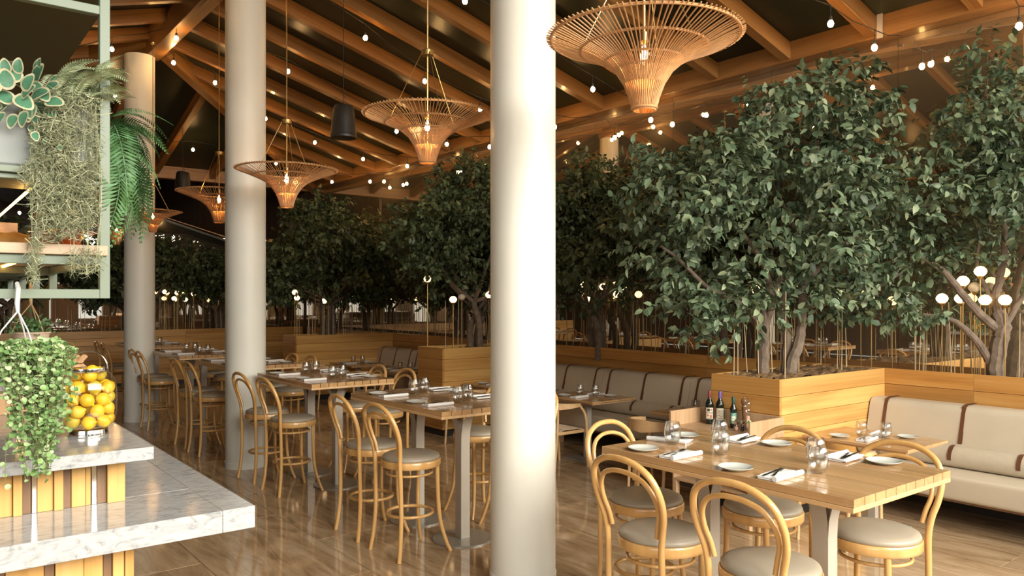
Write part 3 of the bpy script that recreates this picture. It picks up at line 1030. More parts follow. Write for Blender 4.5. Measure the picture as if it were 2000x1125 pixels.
g_st = MB(); g_st.tube([(0, 0, -1), (0, 0, 0)], .006, 8)
g_st_me = g_st.mesh('stem', M['brass'])
g_cup = MB(); g_cup.lathe([(.008, -.03), (.024, -.012), (.03, .0)], 16)
g_cup_me = g_cup.mesh('cup', M['brass'])
g_b = MB(); g_b.lathe([(.001, -.05), (.028, -.043), (.048, -.022), (.056, 0), (.048, .022), (.028, .043), (.001, .05)], 22)
g_on = g_b.mesh('globe', M['globe']); g_off = g_b.mesh('globe', M['globe_off'])
def globe_lamp(x, y, z, label, lit=True, group=None, s=1.0):
    t = thing('globe_lamp', label, 'lamp', (x, y, ZS), 0, group)
    L = z - ZS
    ob('stem', g_st_me, t, (0, 0, L - .05 * s), (0, 0, 0), (1, 1, L - .05 * s + .06))
    ob('cup', g_cup_me, t, (0, 0, L - .045 * s), (0, 0, 0), (s, s, s))
    ob('globe', g_on if lit else g_off, t, (0, 0, L), (0, 0, 0), (s, s, s))
gl = [(1915, 530, 7.85, 'highest glowing globe lamp beside the forked tree', 1), (1881, 549, 7.8, 'glowing globe lamp touching the leaning branch of the forked tree', 1),
      (1903, 561, 7.95, 'unlit frosted globe lamp between glowing ones by the forked tree', 0), (1924, 586, 7.85, 'glowing globe lamp low against the forked trunk, on the bench corner side', 1),
      (1963, 586, 7.85, 'glowing globe lamp behind the forked trunk toward the window', 1), (1876, 583, 8.0, 'glowing globe lamp under the leaning branch of the forked tree', 1), (1840, 583, 7.9, 'glowing globe lamp half behind leaves under the big tree', 1),
      (1702, 588, 7.9, 'glowing globe lamp glimpsed through the lower leaves of the big tree', 1), (1640, 575, 7.9, 'glowing globe lamp deep behind the big tree leaves', 1), (1552, 553, 7.9, 'glowing globe lamp between the two trunks of the big tree', 1), (1475, 565, 7.9, 'glowing globe lamp behind the fork of the big tree', 1),
      (1141, 556, 7.8, 'highest glowing globe lamp beside the nearest column', 1), (1178, 560, 7.9, 'glowing globe lamp behind the leaning trunk beside the nearest column', 1), (1139, 571, 8.0, 'middle glowing globe lamp close to the nearest column', 1), (1149, 585, 7.85, 'lowest glowing globe lamp close to the nearest column', 1), (1205, 575, 7.9, 'glowing globe lamp among dark leaves left of the big tree', 1)]
for (x, y, X, lab, on) in gl:
    p = at_x(x, y, X)
    globe_lamp(p.x, p.y, p.z, lab, bool(on))
gl2 = [(835, 545, 5.93, 9.59, 'highest glowing globe lamp in the planter box behind the nearest column', 1), (885, 585, 5.98, 9.3, 'glowing globe lamp on the corner of the planter box behind the nearest column', 1), (902, 580, 6.3, 9.5, 'unlit globe lamp behind the glowing corner one', 0),
       (924, 577, 6.7, 9.6, 'unlit globe lamp toward the mirror in the planter box behind the nearest column', 0), (955, 576, 6.9, 9.3, 'glowing globe lamp grazing the edge of the nearest column', 1)]
for (x, y, X, Y, lab, on) in gl2:
    p = at_y(x, y, Y)
    globe_lamp(p.x, p.y, p.z, lab, bool(on))
for (x, y, lab) in ((576, 571, 'glowing globe lamp, upper of the pair beside the second column'), (580, 582, 'glowing globe lamp, lower of the pair beside the second column'), (633, 588, 'glowing globe lamp low among dark leaves of the farther planter box')):
    p = at_y(x, y, 14.1)
    globe_lamp(p.x, p.y, p.z, lab)
for i, x in enumerate((322, 340, 346, 362, 378, 431)):
    p = at_y(x, 570 + (i * 37) % 24, YE + .45)
    globe_lamp(p.x, p.y, p.z, 'glowing globe lamp in the far end planter, %s from the third column' % ('first', 'second', 'third', 'fourth', 'fifth', 'sixth')[i], True, 'globe lamps of the end planter')

# ------------------------------------------------------------------ benches
def rounded(pts, r=.03, n=4):
    """round the corners of a polygon"""
    out = []
    k = len(pts)
    for i in range(k):
        p0, p1, p2 = Vector(pts[i - 1]), Vector(pts[i]), Vector(pts[(i + 1) % k])
        a = (p0 - p1); c = (p2 - p1)
        rr = min(r, a.length * .49, c.length * .49)
        s, e = p1 + a.normalized() * rr, p1 + c.normalized() * rr
        for j in range(n + 1):
            t = j / n
            out.append(tuple((1 - t) ** 2 * s + 2 * t * (1 - t) * p1 + t * t * e))
    return out
def bench(label, y0, y1, seams, straps):
    t = thing('bench', label, 'bench')
    b = MB(); b.prism(rounded([(6.82, .255), (6.82, .455), (7.45, .445), (7.45, .255)], .035), y0, y1)
    ob('seat', b.mesh('seat', M['bench'], True, 50), t)
    b = MB(); b.box(6.90, y0 + .02, .225, 7.5, y1 - .02, .2545)
    ob('seat_board', b.mesh('seat_board', M['bar_dark'], False), t)
    ss = [y0] + seams + [y1]
    for a, c in zip(ss[:-1], ss[1:]):
        b = MB(); b.prism(rounded([(7.30, .45), (7.43, .965), (7.70, .965), (7.70, .45)], .075, 6), a + .004, c - .004)
        ob('back_cushion', b.mesh('back_cushion', M['bench'], True, 50), t)
        b = MB(); b.prism(rounded([(7.19, .452), (7.17, .56), (7.25, .635), (7.34, .62), (7.33, .452)], .05, 5), a + .004, c - .004)
        ob('bolster', b.mesh('bolster', M['bolster'], True, 50), t)
    for y in straps:
        b = MB()
        prof = [(7.345, .64), (7.418, .90), (7.44, .955), (7.49, .975), (7.68, .972)]
        b.add([(x - .006 * (z < .95), y + s, z + .004) for x, z in prof for s in (-.016, .016)], [(2 * i, 2 * i + 1, 2 * i + 3, 2 * i + 2) for i in range(4)])
        b.add([(x, y + s, z) for x, z in prof for s in (-.016, .016)], [(2 * i, 2 * i + 1, 2 * i + 3, 2 * i + 2) for i in range(4)])
        ob('strap', b.mesh('strap', M['strap'], False), t)
        b = MB()
        prof = rounded([(7.186, .452), (7.166, .562), (7.248, .641), (7.345, .625)], .05, 4)[5:16]
        b.add([(x - .003, y + .02 + s, z + .003) for x, z in prof for s in (-.016, .016)], [(2 * i, 2 * i + 1, 2 * i + 3, 2 * i + 2) for i in range(len(prof) - 1)])
        ob('bolster_strap', b.mesh('bolster_strap', M['strap'], False), t)
    lm = boxme('leg', (.065, .065, .215), M['cab'], .003)
    y = y0 + .35
    if y0 < 0:
        y = 99
    while y < y1 - .2:
        for dy in (-.08, .08):
            ob('leg', lm, t, (6.95, y + dy, .1075))
        y += 1.5
    b = MB(); b.box(7.55, y0 + .02, 0, 7.70, y1 - .02, .215)
    ob('kickboard', b.mesh('kickboard', M['dark'], False), t)
bench('sunlit cream leather bench in the near corner beyond the first high table', -1.0, 3.84, [.85, 2.34], [3.68, 2.985, 2.45, 2.20, 1.55, .95, .7, 0.0])
bench('long cream leather bench in the middle bay, behind the wine bottles', 4.58, 9.07, [6.03, 7.51], [4.72, 5.31, 5.92, 6.15, 6.76, 7.38, 7.65, 8.25, 8.86])
bench('shaded leather bench in the third bay, past the planter box by the nearest column', 9.75, 13.82, [11.1, 12.45], [9.9, 10.45, 10.97, 11.25, 11.8, 12.33, 12.58, 13.12, 13.68])
bench('short bench end visible in the far bay beside the second column', 14.46, 18.25, [15.8, 17.1], [14.7, 15.2, 15.7, 16.0])

# ------------------------------------------------------------------ bar stools
def stool_proto():
    t = thing('bar_stool', 'x', 'stool')
    parts = []
    def part(nm, b, mat, ang=50):
        o = ob(nm, b.mesh(nm, mat, True, ang), t)
        parts.append(o); return o
    b = MB(); b.lathe([(.001, .700), (.20, .700), (.216, .708), (.221, .720), (.215, .733), (.188, .746), (.12, .755), (.001, .759)], 40)
    part('seat_cushion', b, M['seat'])
    b = MB(); b.lathe([(.185, .655), (.223, .655), (.228, .662), (.228, .700), (.223, .708), (.185, .708)], 40, cap0=False, cap1=False)
    b.lathe([(.001, .668), (.18, .668)], 40)
    part('seat_ring', b, M['beech'])
    # rear legs and outer hoop bent from one rod
    side = [(-.232, .214, .0), (-.212, .200, .14), (-.200, .190, .32), (-.202, .186, .55), (-.207, .184, .70), (-.214, .198, .80), (-.234, .222, .89), (-.264, .226, .985), (-.294, .190, 1.075), (-.312, .105, 1.128)]
    pts = [(x, y, z) for x, y, z in side] + [(-.317, 0, 1.142)] + [(x, -y, z) for x, y, z in reversed(side)]
    b = MB(); cp = catmull(pts, 5); b.tube(cp, [.0165] * len(cp), 10)
    part('back_frame', b, M['beech'])
    inn = [(-.206, .153, .765), (-.214, .168, .83), (-.232, .188, .90), (-.257, .182, .975), (-.280, .140, 1.038), (-.293, .072, 1.068)]
    pts = inn + [(-.297, 0, 1.076)] + [(x, -y, z) for x, y, z in reversed(inn)]
    b = MB(); cp = catmull(pts, 5); b.tube(cp, [.0125] * len(cp), 10)
    part('inner_hoop', b, M['beech'])
    for s in (1, -1):
        b = MB(); cp = catmull([(.150, s * .135, .66), (.152, s * .142, .45), (.162, s * .158, .24), (.195, s * .190, .08), (.222, s * .212, 0)], 5)
        b.tube(cp, [.0165 - .002 * i / len(cp) for i in range(len(cp))], 10)
        part('leg', b, M['beech'])
    b = MB(); b.ring((-.01, 0, .295), .175, .0125, 36, 9); part('footring', b, M['beech'])
    b = MB(); b.ring((-.012, 0, .60), .172, .0095, 36, 8); part('stretcher_ring', b, M['beech'])
    for o in parts[2:4]:
        pass
    return t, [(p, []) for p in parts]
stool, stool_tree = stool_proto()
first = [True]
def place_stool(x, y, rz, label, group=None):
    if first[0]:
        first[0] = False
        stool.location = (x, y, 0); stool.rotation_euler = (0, 0, rz); stool['label'] = label
        if group:
            stool['group'] = group
        return stool
    return dup(stool, stool_tree, (x, y, 0), rz, label, group)
GS = 'bentwood bar stools at the high tables'
place_stool(3.09, 2.06, 0.03, 'bentwood bar stool nearest the viewer, at the bar side of the first high table', GS)
place_stool(3.08, 2.69, -0.02, 'bentwood bar stool on the bar side of the first high table, behind the closest', GS)
place_stool(3.54, 3.22, -PI / 2 + .1, 'bentwood bar stool at the far end of the first high table, back toward the column', GS)
place_stool(3.93, 2.67, PI - .05, 'bentwood bar stool on the bench side of the first high table, toward the bottles', GS)
place_stool(3.95, 2.02, PI + .04, 'bentwood bar stool on the bench side of the first high table, nearest the window light', GS)
place_stool(3.053, 5.175, .02, 'bentwood bar stool on the bar side of the second high table, nearest its near end', GS)
place_stool(3.055, 5.80, -.03, 'bentwood bar stool on the bar side of the second high table, toward its far end', GS)
place_stool(4.09, 5.20, PI, 'bentwood bar stool on the bench side of the second high table, half behind the column', GS)
place_stool(4.10, 5.76, PI + .03, 'bentwood bar stool on the bench side of the second high table, beyond its steel legs', GS)
place_stool(3.07, 7.52, .02, 'bentwood bar stool on the bar side of the third high table, nearest its near end', GS)
place_stool(3.06, 8.20, .05, 'bentwood bar stool on the bar side of the third high table, by the column', GS)
place_stool(4.05, 7.47, PI, 'bentwood bar stool on the bench side of the third high table, near end', GS)
place_stool(4.04, 8.10, PI - .04, 'bentwood bar stool on the bench side of the third high table, far end', GS)
place_stool(3.03, 9.98, .02, 'bentwood bar stool at the fourth high table, bar side, near end', GS)
place_stool(3.04, 10.62, .03, 'bentwood bar stool at the fourth high table, bar side, far end', GS)
place_stool(4.00, 9.92, PI, 'bentwood bar stool at the fourth high table, bench side, near end', GS)
place_stool(4.00, 10.55, PI, 'bentwood bar stool at the fourth high table, bench side, far end', GS)
place_stool(3.00, 12.36, 0, 'bentwood bar stool at the fifth high table, bar side, near end, beside the third column', GS)
place_stool(3.03, 12.95, .04, 'bentwood bar stool at the fifth high table, bar side, far end', GS)
place_stool(3.98, 12.30, PI, 'bentwood bar stool at the fifth high table, bench side, near end', GS)
place_stool(3.98, 12.92, PI, 'bentwood bar stool at the fifth high table, bench side, far end', GS)
place_stool(2.99, 14.9, 0, 'bentwood bar stool at the farthest high table, near end, seen beside the lemon jar', GS)
place_stool(2.99, 15.5, .04, 'bentwood bar stool at the farthest high table, bar side, far end', GS)

# ------------------------------------------------------------------ high tables
TW, TLN, TZ = .90, 1.47, 1.10
X0 = 3.07
def table_proto():
    t = thing('high_table', 'x', 'table')
    tree = []
    pw = TW / 10
    pm = boxme('plank', (pw - .006, TLN, .036), M['oak'], .002)
    for i in range(10):
        o = ob('plank', pm, t, ((i + .5) * pw - TW / 2, 0, TZ - .018)); tree.append((o, []))
    b = MB(); b.box(-TW / 2, -TLN / 2, TZ - .058, TW / 2, TLN / 2, TZ - .0365, .003)
    tree.append((ob('underlayer', b.mesh('underlayer', M['oak_edge'], False), t), []))
    # post of four plates whose tops curl outward
    for sy in (-.345, .345):
        g = MB()
        hw, th = .0415, .010
        prof = [(.0415, .012), (.0415, .78), (.046, .86), (.063, .93), (.094, .985), (.130, 1.024), (.152, 1.041)]
        for k in range(4):
            a = k * PI / 2
            ca, sa = math.cos(a), math.sin(a)
            vs = []
            for (d, z) in prof:
                for (dd, w) in ((d, -hw), (d, hw), (d - th, hw - th * .9), (d - th, -hw + th * .9)):
                    vs.append((ca * dd - sa * w, sa * dd + ca * w, z))
            fs = []
            for i in range(len(prof) - 1):
                for j in range(4):
                    fs.append((4 * i + j, 4 * i + (j + 1) % 4, 4 * i + 4 + (j + 1) % 4, 4 * i + 4 + j))
            n4 = 4 * (len(prof) - 1)
            fs += [(3, 2, 1, 0), (n4, n4 + 1, n4 + 2, n4 + 3)]
            g.add(vs, fs)
        leg = ob('leg', g.mesh('leg', M['steel'], True, 25), t, (0, sy, 0))
        d = MB(); d.lathe([(.24, 0), (.24, .010), (.236, .013), (.05, .016), (.001, .016)], 48)
        disc = ob('base_plate', d.mesh('base_plate', M['disc'], True, 30), t, (0, sy, 0))
        tree += [(leg, []), (disc, [])]
    return t, tree
tbl, tbl_tree = table_proto()
TABY = [('first', 2.39), ('second', 5.505), ('third', 7.80), ('fourth', 10.14), ('fifth', 12.38), ('farthest', 15.2)]
tl = ['high oak table with plank top in front, the first of the row', 'high oak plank table partly behind the nearest column, the second of the row', 'high oak plank table in the middle of the room, the third of the row',
      'high oak plank table hidden mostly by the second column, the fourth of the row', 'high oak plank table beside the third column, the fifth of the row', 'high oak plank table at the far end, the last of the row']
TX = X0 + TW / 2
for i, (nm, y) in enumerate(TABY):
    if i == 0:
        tbl.location = (TX, y, 0); tbl['label'] = tl[0]; tbl['group'] = 'high tables in a row'
    else:
        dup(tbl, tbl_tree, (TX, y, 0), 0, tl[i], 'high tables in a row')

# ------------------------------------------------------------------ low tables and woven chairs
LW, LL, LZ = .70, .90, .75
def low_proto():
    t = thing('low_table', 'x', 'table'); tree = []
    pm = boxme('plank', (LW / 5 - .002, LL, .022), M['oak'], .002)
    for i in range(5):
        tree.append((ob('plank', pm, t, ((i + .5) * LW / 5 - LW / 2, 0, LZ - .011)), []))
    b = MB(); b.box(-LW / 2 + .03, -LL / 2 + .03, LZ - .04, LW / 2 - .03, LL / 2 - .03, LZ - .0225)
    tree.append((ob('underlayer', b.mesh('underlayer', M['oak_edge'], False), t), []))
    b = MB(); b.box(-.035, -.035, .012, .035, .035, LZ - .04, .004)
    tree.append((ob('leg', b.mesh('leg', M['steel'], False), t), []))
    b = MB(); b.box(-.22, -.22, 0, .22, .22, .014, .004)
    tree.append((ob('base_plate', b.mesh('base_plate', M['disc'], False), t), []))
    return t, tree
low, low_tree = low_proto()
LOW = [('sunlit low table in front of the near corner bench', 6.46, 3.31), ('low table half hidden by the pale oak waiter station', 6.46, 5.07), ('low table seen right beside the nearest column, in front of the middle bench', 6.47, 6.82),
       ('low table behind the nearest column, by the jutting planter box', 6.47, 8.50), ('low table in the shaded third bay, closest to the planter box', 6.47, 11.15), ('low table in the shaded third bay, farthest back by the wooden partition', 6.47, 12.85), ('low table in the far bay beside the second column', 6.3, 15.6)]
for i, (lb, x, y) in enumerate(LOW):
    if i == 0:
        low.location = (x, y, 0); low['label'] = lb; low['group'] = 'low tables at the benches'
    else:
        dup(low, low_tree, (x, y, 0), 0, lb, 'low tables at the benches')

def chair_proto():
    t = thing('round_chair', 'x', 'chair'); tree = []
    def part(nm, b, mat, ang=50):
        o = ob(nm, b.mesh(nm, mat, True, ang), t); tree.append((o, [])); return o
    # curved rail: a wide crest behind that thins into the arms
    b = MB()
    n = 25
    vs = []
    for i in range(n):
        a = R(-118 + 236 * i / (n - 1))
        cx, cy = -.03 - .265 * math.cos(a), .275 * math.sin(a)
        w = abs(a) / R(118)
        hgt = .085 * (1 - w) ** 1.3 + .018
        th = .010 + .010 * w
        zc = .755 - .035 * w + .0
        nx, ny = -math.cos(a), math.sin(a)
        for (o_, z) in ((-th, zc - hgt), (th, zc - hgt), (th, zc + .018), (-th, zc + .018)):
            vs.append((cx + nx * o_, cy + ny * o_, z))
    fs = []
    for i in range(n - 1):
        for j in range(4):
            fs.append((4 * i + j, 4 * i + (j + 1) % 4, 4 * i + 4 + (j + 1) % 4, 4 * i + 4 + j))
    fs += [(3, 2, 1, 0), (4 * n - 4, 4 * n - 3, 4 * n - 2, 4 * n - 1)]
    b.add(vs, fs); part('back_rail', b, M['oak_edge'], 40)
    for s in (1, -1):
        b = MB(); b.tube(catmull([(-.235, s * .20, 0), (-.205, s * .205, .40), (-.20, s * .215, .72)], 4), [.013, .014, .0155, .017, .018, .0175, .0165, .015, .012], 9); part('leg', b, M['oak_edge'])
        b = MB(); b.tube(catmull([(.225, s * .245, 0), (.205, s * .250, .40), (.075, s * .268, .70)][:2] + [(.17, s * .262, .60), (.08, s * .270, .715)], 4), .0155, 9); part('leg', b, M['oak_edge'])
    b = MB()
    b.box(-.20, -.215, .395, .215, -.190, .43, .004); b.box(-.20, .190, .395, .215, .215, .43, .004)
    b.box(-.205, -.19, .395, -.18, .19, .43, .004); b.box(.19, -.24, .395, .215, .24, .43, .004)
    part('seat_frame', b, M['oak_edge'], 20)
    b = MB()
    for i in range(26):
        y = -.20 + .40 * i / 25
        b.tube([(-.195, y, .425), (-.10, y, .449), (.0, y, .446), (.11, y, .449), (.205, y, .427), (.212, y, .395)], .0085, 5)
    part('woven_seat', b, M['woven'])
    return t, tree
ch, ch_tree = chair_proto()
CH = [(5.86, 3.30, .02, 'round-backed low chair at the sunlit low table, behind the first high table'), (5.80, 5.10, .10, 'round-backed low chair beside the pale oak waiter station, its broad curved back showing'),
      (5.92, 6.72, 0, 'round-backed chair with woven cord seat right beside the nearest column'), (5.86, 8.45, 0, 'round-backed chair hidden behind the nearest column'),
      (5.85, 11.15, 0, 'round-backed chair in the shaded third bay, closest to the planter box'), (5.85, 12.85, 0, 'round-backed chair in the shaded third bay, farthest back'), (5.7, 15.6, 0, 'round-backed chair in the far bay beside the second column')]
for i, (x, y, a, lb) in enumerate(CH):
    if i == 0:
        ch.location = (x, y, 0); ch.rotation_euler = (0, 0, a); ch['label'] = lb; ch['group'] = 'round-backed low chairs'
    else:
        dup(ch, ch_tree, (x, y, 0), a, lb, 'round-backed low chairs')

# ------------------------------------------------------------------ waiter station with bottles
st = thing('waiter_station', 'pale oak waiter station with low rails in front of the nearest planter box', 'cabinet', (0, 0, 0))
sx0, sx1, sy0, sy1 = 5.42, 5.905, 3.80, 4.65
def sbox(nm, *a, mat='cab', bev=.002):
    b = MB(); b.box(*a, bev); return ob(nm, b.mesh(nm, M[mat], False), st)
sbox('counter', sx0, sy0, .75, sx1, sy1, .78)
sbox('side_rail', sx0, sy1 - .02, .78, sx1, sy1, .915)
sbox('side_rail', sx0, sy0, .78, sx1, sy0 + .02, .915)
sbox('back_rail', sx1 - .02, sy0 + .02, .78, sx1, sy1 - .02, .915)
sbox('side_panel', sx0 + .02, sy0 + .02, .30, sx1, sy0 + .035, .75)
sbox('side_panel', sx0 + .02, sy1 - .035, .30, sx1, sy1 - .02, .75)
sbox('shelf', sx0 + .02, sy0 + .035, .30, sx1 - .02, sy1 - .035, .32)
sbox('back_panel', sx1 - .03, sy0 + .035, .32, sx1 - .015, sy1 - .035, .75, mat='amberwood')
for xx in (sx0 + .02, sx1 - .065):
    for yy in (sy0 + .02, sy1 - .065):
        sbox('leg', xx, yy, 0, xx + .045, yy + .045, .30)
ZC = .781
def bottle(x, y, label, cap, lab, hgt=.30, r=.037, kind='wine_bottle', rz=0, ink=()):
    t = thing(kind, label, 'bottle', (x, y, ZC), rz)
    s = hgt / .30
    b = MB(); b.lathe([(.001, 0), (r * .95, .001), (r, .008), (r, .175 * s), (r * .9, .195 * s), (r * .5, .222 * s), (.0145, .24 * s), (.0135, .262 * s)], 28)
    ob('body', b.mesh('body', M['bottle'], True, 60), t)
    b = MB(); b.lathe([(.0148, .238 * s), (.0148, .295 * s), (.0135, .30 * s), (.001, .30 * s)], 20)
    ob('capsule', b.mesh('capsule', M[cap], True, 40), t)
    # label: half sleeve facing the viewer
    def sleeve(z0, z1, a0, a1, rr, mat, nm, par):
        bb = MB(); n = 12
        vs = []
        for i in range(n + 1):
            a = a0 + (a1 - a0) * i / n
            for z in (z0, z1):
                vs.append((rr * math.cos(a), rr * math.sin(a), z))
        bb.add(vs, [(2 * i, 2 * i + 2, 2 * i + 3, 2 * i + 1) for i in range(n)])
        return ob(nm, bb.mesh(nm, M[mat], True, 60), par)
    fa = math.atan2(-y, -x) - rz
    lo = sleeve(.045 * s, .150 * s, fa - 1.0, fa + 1.0, r + .0006, lab, 'label', t)
    for (za, zb, a, c, mm) in ink:
        sleeve(za * s, zb * s, fa + a, fa + c, r + .0012, mm, 'print', lo)
    return t, lo, fa
ALPH = {}
def text_on(par, s, size, loc, rot, mat, nm='lettering'):
    cu = bpy.data.curves.new(nm, 'FONT')
    cu.body = s; cu.size = size; cu.align_x = 'CENTER'; cu.align_y = 'CENTER'; cu.extrude = .0002
    tmp = bpy.data.objects.new(nm, cu)
    COL.objects.link(tmp)
    dg = bpy.context.evaluated_depsgraph_get()
    me = bpy.data.meshes.new_from_object(tmp.evaluated_get(dg))
    bpy.data.objects.remove(tmp)
    me.materials.clear(); me.materials.append(mat)
    return ob(nm, me, par, loc, rot)
t, lo, fa = bottle(5.80, 4.50, 'dark wine bottle with red capsule and printed cream label, beside the station rail', 'cap_red', 'label', ink=[(.118, .142, -.55, .1, 'ink'), (.124, .140, .25, .62, 'ink_red'), (.072, .088, -.6, -.1, 'ink_red'), (.058, .084, .05, .55, 'ink_red'), (.050, .055, -.6, .5, 'ink')])
text_on(lo, 'ATICA', .020, (.0392 * math.cos(fa), .0392 * math.sin(fa), .104), (PI / 2, 0, fa + PI / 2), M['ink'])
bottle(5.90 - .06, 4.415, 'dark wine bottle with violet capsule and plain cream label', 'cap_violet', 'label', ink=[(.125, .129, -.5, .5, 'ink'), (.112, .116, -.6, .2, 'ink_red'), (.098, .102, -.5, .4, 'ink_red'), (.085, .089, -.6, .1, 'ink'), (.072, .078, -.2, .5, 'ink_red'), (.058, .062, -.5, .4, 'ink')])
bottle(5.775, 4.222, 'slender green-labelled oil bottle with dark cap', 'cap_green', 'label_green', .275, .031, 'oil_bottle', ink=[(.072, .118, -.55, .55, 'label'), (.088, .096, -.4, .4, 'label_green'), (.128, .133, -.4, .4, 'label'), (.052, .058, -.35, .35, 'label')])
def mill(x, y, label, body, parts, nm):
    t = thing(nm, label, 'mill', (x, y, ZC))
    for (pn, prof, mt) in parts:
        b = MB(); b.lathe(prof, 24); ob(pn, b.mesh(pn, M[mt], True, 50), t)
mill(5.835, 4.15, 'tall dark wooden pepper mill with round head', None, [('body', [(.029, 0), (.030, .02), (.021, .05), (.019, .10), (.024, .16), (.026, .19)], 'millwood'), ('collar', [(.022, .19), (.024, .195), (.022, .20)], 'chrome'), ('head', [(.018, .20), (.027, .215), (.030, .235), (.024, .258), (.008, .268)], 'millwood'), ('knob', [(.007, .268), (.008, .278), (.001, .284)], 'chrome')], 'pepper_mill')
mill(5.79, 4.085, 'tall clear salt mill filled with pink salt, beside the dark pepper mill', None, [('salt', [(.018, .012), (.018, .120), (.001, .122)], 'salt'), ('body', [(.030, 0), (.031, .05), (.022, .12), (.024, .165), (.027, .17), (.020, .185), (.029, .215), (.027, .24), (.010, .258)], 'jarglass'), ('knob', [(.008, .256), (.009, .266), (.001, .272)], 'chrome')], 'salt_mill')
mill(5.675, 4.12, 'small glass salt grinder with faceted cap in front of the oil bottle', None, [('salt', [(.015, .004), (.015, .035), (.001, .036)], 'salt'), ('body', [(.021, 0), (.021, .045), (.017, .055)], 'jarglass'), ('cap', [(.019, .055), (.023, .07), (.021, .088), (.010, .095), (.001, .097)], 'chrome')], 'salt_grinder')
mill(5.70, 4.075, 'small glass pepper grinder with faceted cap beside the small salt grinder', None, [('pepper', [(.015, .004), (.015, .04), (.001, .041)], 'dark'), ('body', [(.021, 0), (.021, .05), (.017, .06)], 'jarglass'), ('cap', [(.019, .06), (.023, .075), (.021, .093), (.010, .1), (.001, .102)], 'chrome')], 'pepper_grinder')
t = thing('herb_glass', 'small glass with yellow-green sprigs beside the station side rail', 'vase', (5.70, 3.985, ZC))
b = MB(); b.lathe([(.022, 0), (.026, .055)], 20, cap1=False); ob('glass', b.mesh('glass', M['jarglass']), t)
n_ = 40
P_ = nrng.uniform(-1, 1, (n_, 3)) * np.array([.03, .03, .03]) + np.array([0, 0, .065])
tag(ob('sprigs', leaves_mesh('sprigs', P_, nrng.normal(size=(n_, 3)), nrng.normal(size=(n_, 3)), nrng.uniform(.018, .03, n_), M['trail']), t), kind='stuff')

# ------------------------------------------------------------------ table settings
pl = MB(); pl.lathe([(.001, .004), (.05, .004), (.058, .007), (.080, .016), (.083, .0175), (.083, .0155), (.060, .003), (.048, 0), (.001, 0)], 40)
plate_me = pl.mesh('side_plate', M['ceramic'], True, 40)
nb = MB()
nb.box(-.115, -.058, 0, .115, .040, .007, .003)
nb.box(-.112, -.045, .007, .110, .045, .014, .003)
nb.tube([(-.118, -.050, .0125), (.118, -.052, .0125)], .0125, 10)
nb.add([(-.10, .035, .0145), (.112, -.02, .0155), (.118, .062, .012), (-.05, .060, .010), (-.10, .035, .010), (.112, -.02, .011), (.118, .062, .006), (-.05, .060, .006)], [(0, 1, 2, 3), (7, 6, 5, 4), (0, 3, 7, 4), (2, 6, 7, 3), (1, 5, 6, 2), (0, 4, 5, 1)])
nap_me = nb.mesh('napkin', M['linen'], True, 30)
fb = MB()
def flatbar(b, pts, th=.0015):
    """flat blade along x: list of (x, half-width, z)"""
    vs = []
    for x, w, z in pts:
        vs += [(x, -w, z), (x, w, z), (x, w, z + th), (x, -w, z + th)]
    fs = []
    for i in range(len(pts) - 1):
        for j in range(4):
            fs.append((4 * i + j, 4 * i + (j + 1) % 4, 4 * i + 4 + (j + 1) % 4, 4 * i + 4 + j))
    n4 = 4 * len(pts) - 4
    fs += [(3, 2, 1, 0), (n4, n4 + 1, n4 + 2, n4 + 3)]
    b.add(vs, fs)
flatbar(fb, [(-.095, .0055, .001), (-.05, .0045, .002), (.01, .003, .004), (.03, .010, .003), (.045, .012, .002)], .002)
for k in range(4):
    y = -.0095 + .0063 * k
    fb.box(.045, y - .0016, .002, .092, y + .0016, .0038)
fork_me = fb.mesh('fork', M['cutlery'], False)
kb = MB(); flatbar(kb, [(-.10, .006, .001), (-.01, .005, .002), (0, .0075, .002), (.06, .009, .002), (.10, .003, .002)], .0025)
knife_me = kb.mesh('knife', M['cutlery'], False)
gb = MB(); gb.lathe([(.0, .0004), (.021, .0004), (.031, .006), (.040, .030), (.044, .055), (.042, .085), (.0355, .118), (.0345, .1185), (.0338, .118), (.0402, .085), (.042, .055), (.038, .032), (.028, .013), (.0, .009)], 32, cap0=False, cap1=False)
M['tumbler'] = thin_glass('tumbler_glass', (0.95, 0.955, 0.95), 0.02, 0.75, 0.10, 2.2)
glass_me = gb.mesh('tumbler', M['tumbler'], True, 60)
def plate(x, y, z, label, group): tag(ob('side_plate', plate_me, None, (x, y, z)), label, 'plate', group)
def napkin(x, y, z, rz, label, group, cutlery=True, flip=1):
    tag(ob('napkin', nap_me, None, (x, y, z), (0, 0, rz)), label, 'napkin', group)
    if cutlery:
        c, s = math.cos(rz), math.sin(rz)
        def off(a, b_): return (x + c * a - s * b_, y + s * a + c * b_, z + .0165)
        tag(ob('fork', fork_me, None, off(.015, .010), (0, 0, rz + .32)), label.replace('folded white napkin', 'fork on the napkin'), 'fork', 'forks on the napkins')
        tag(ob('knife', knife_me, None, off(-.01, .022), (0, 0, rz + .12)), label.replace('folded white napkin', 'knife on the napkin'), 'knife', 'knives on the napkins')
def tumbler(x, y, z, label, group):
    t = thing('tumbler', label, 'glass', (x, y, z), 0, group)
    ob('bowl', glass_me, t, (0, 0, 0), (0, 0, 0), (1.08, 1.08, 1.10))
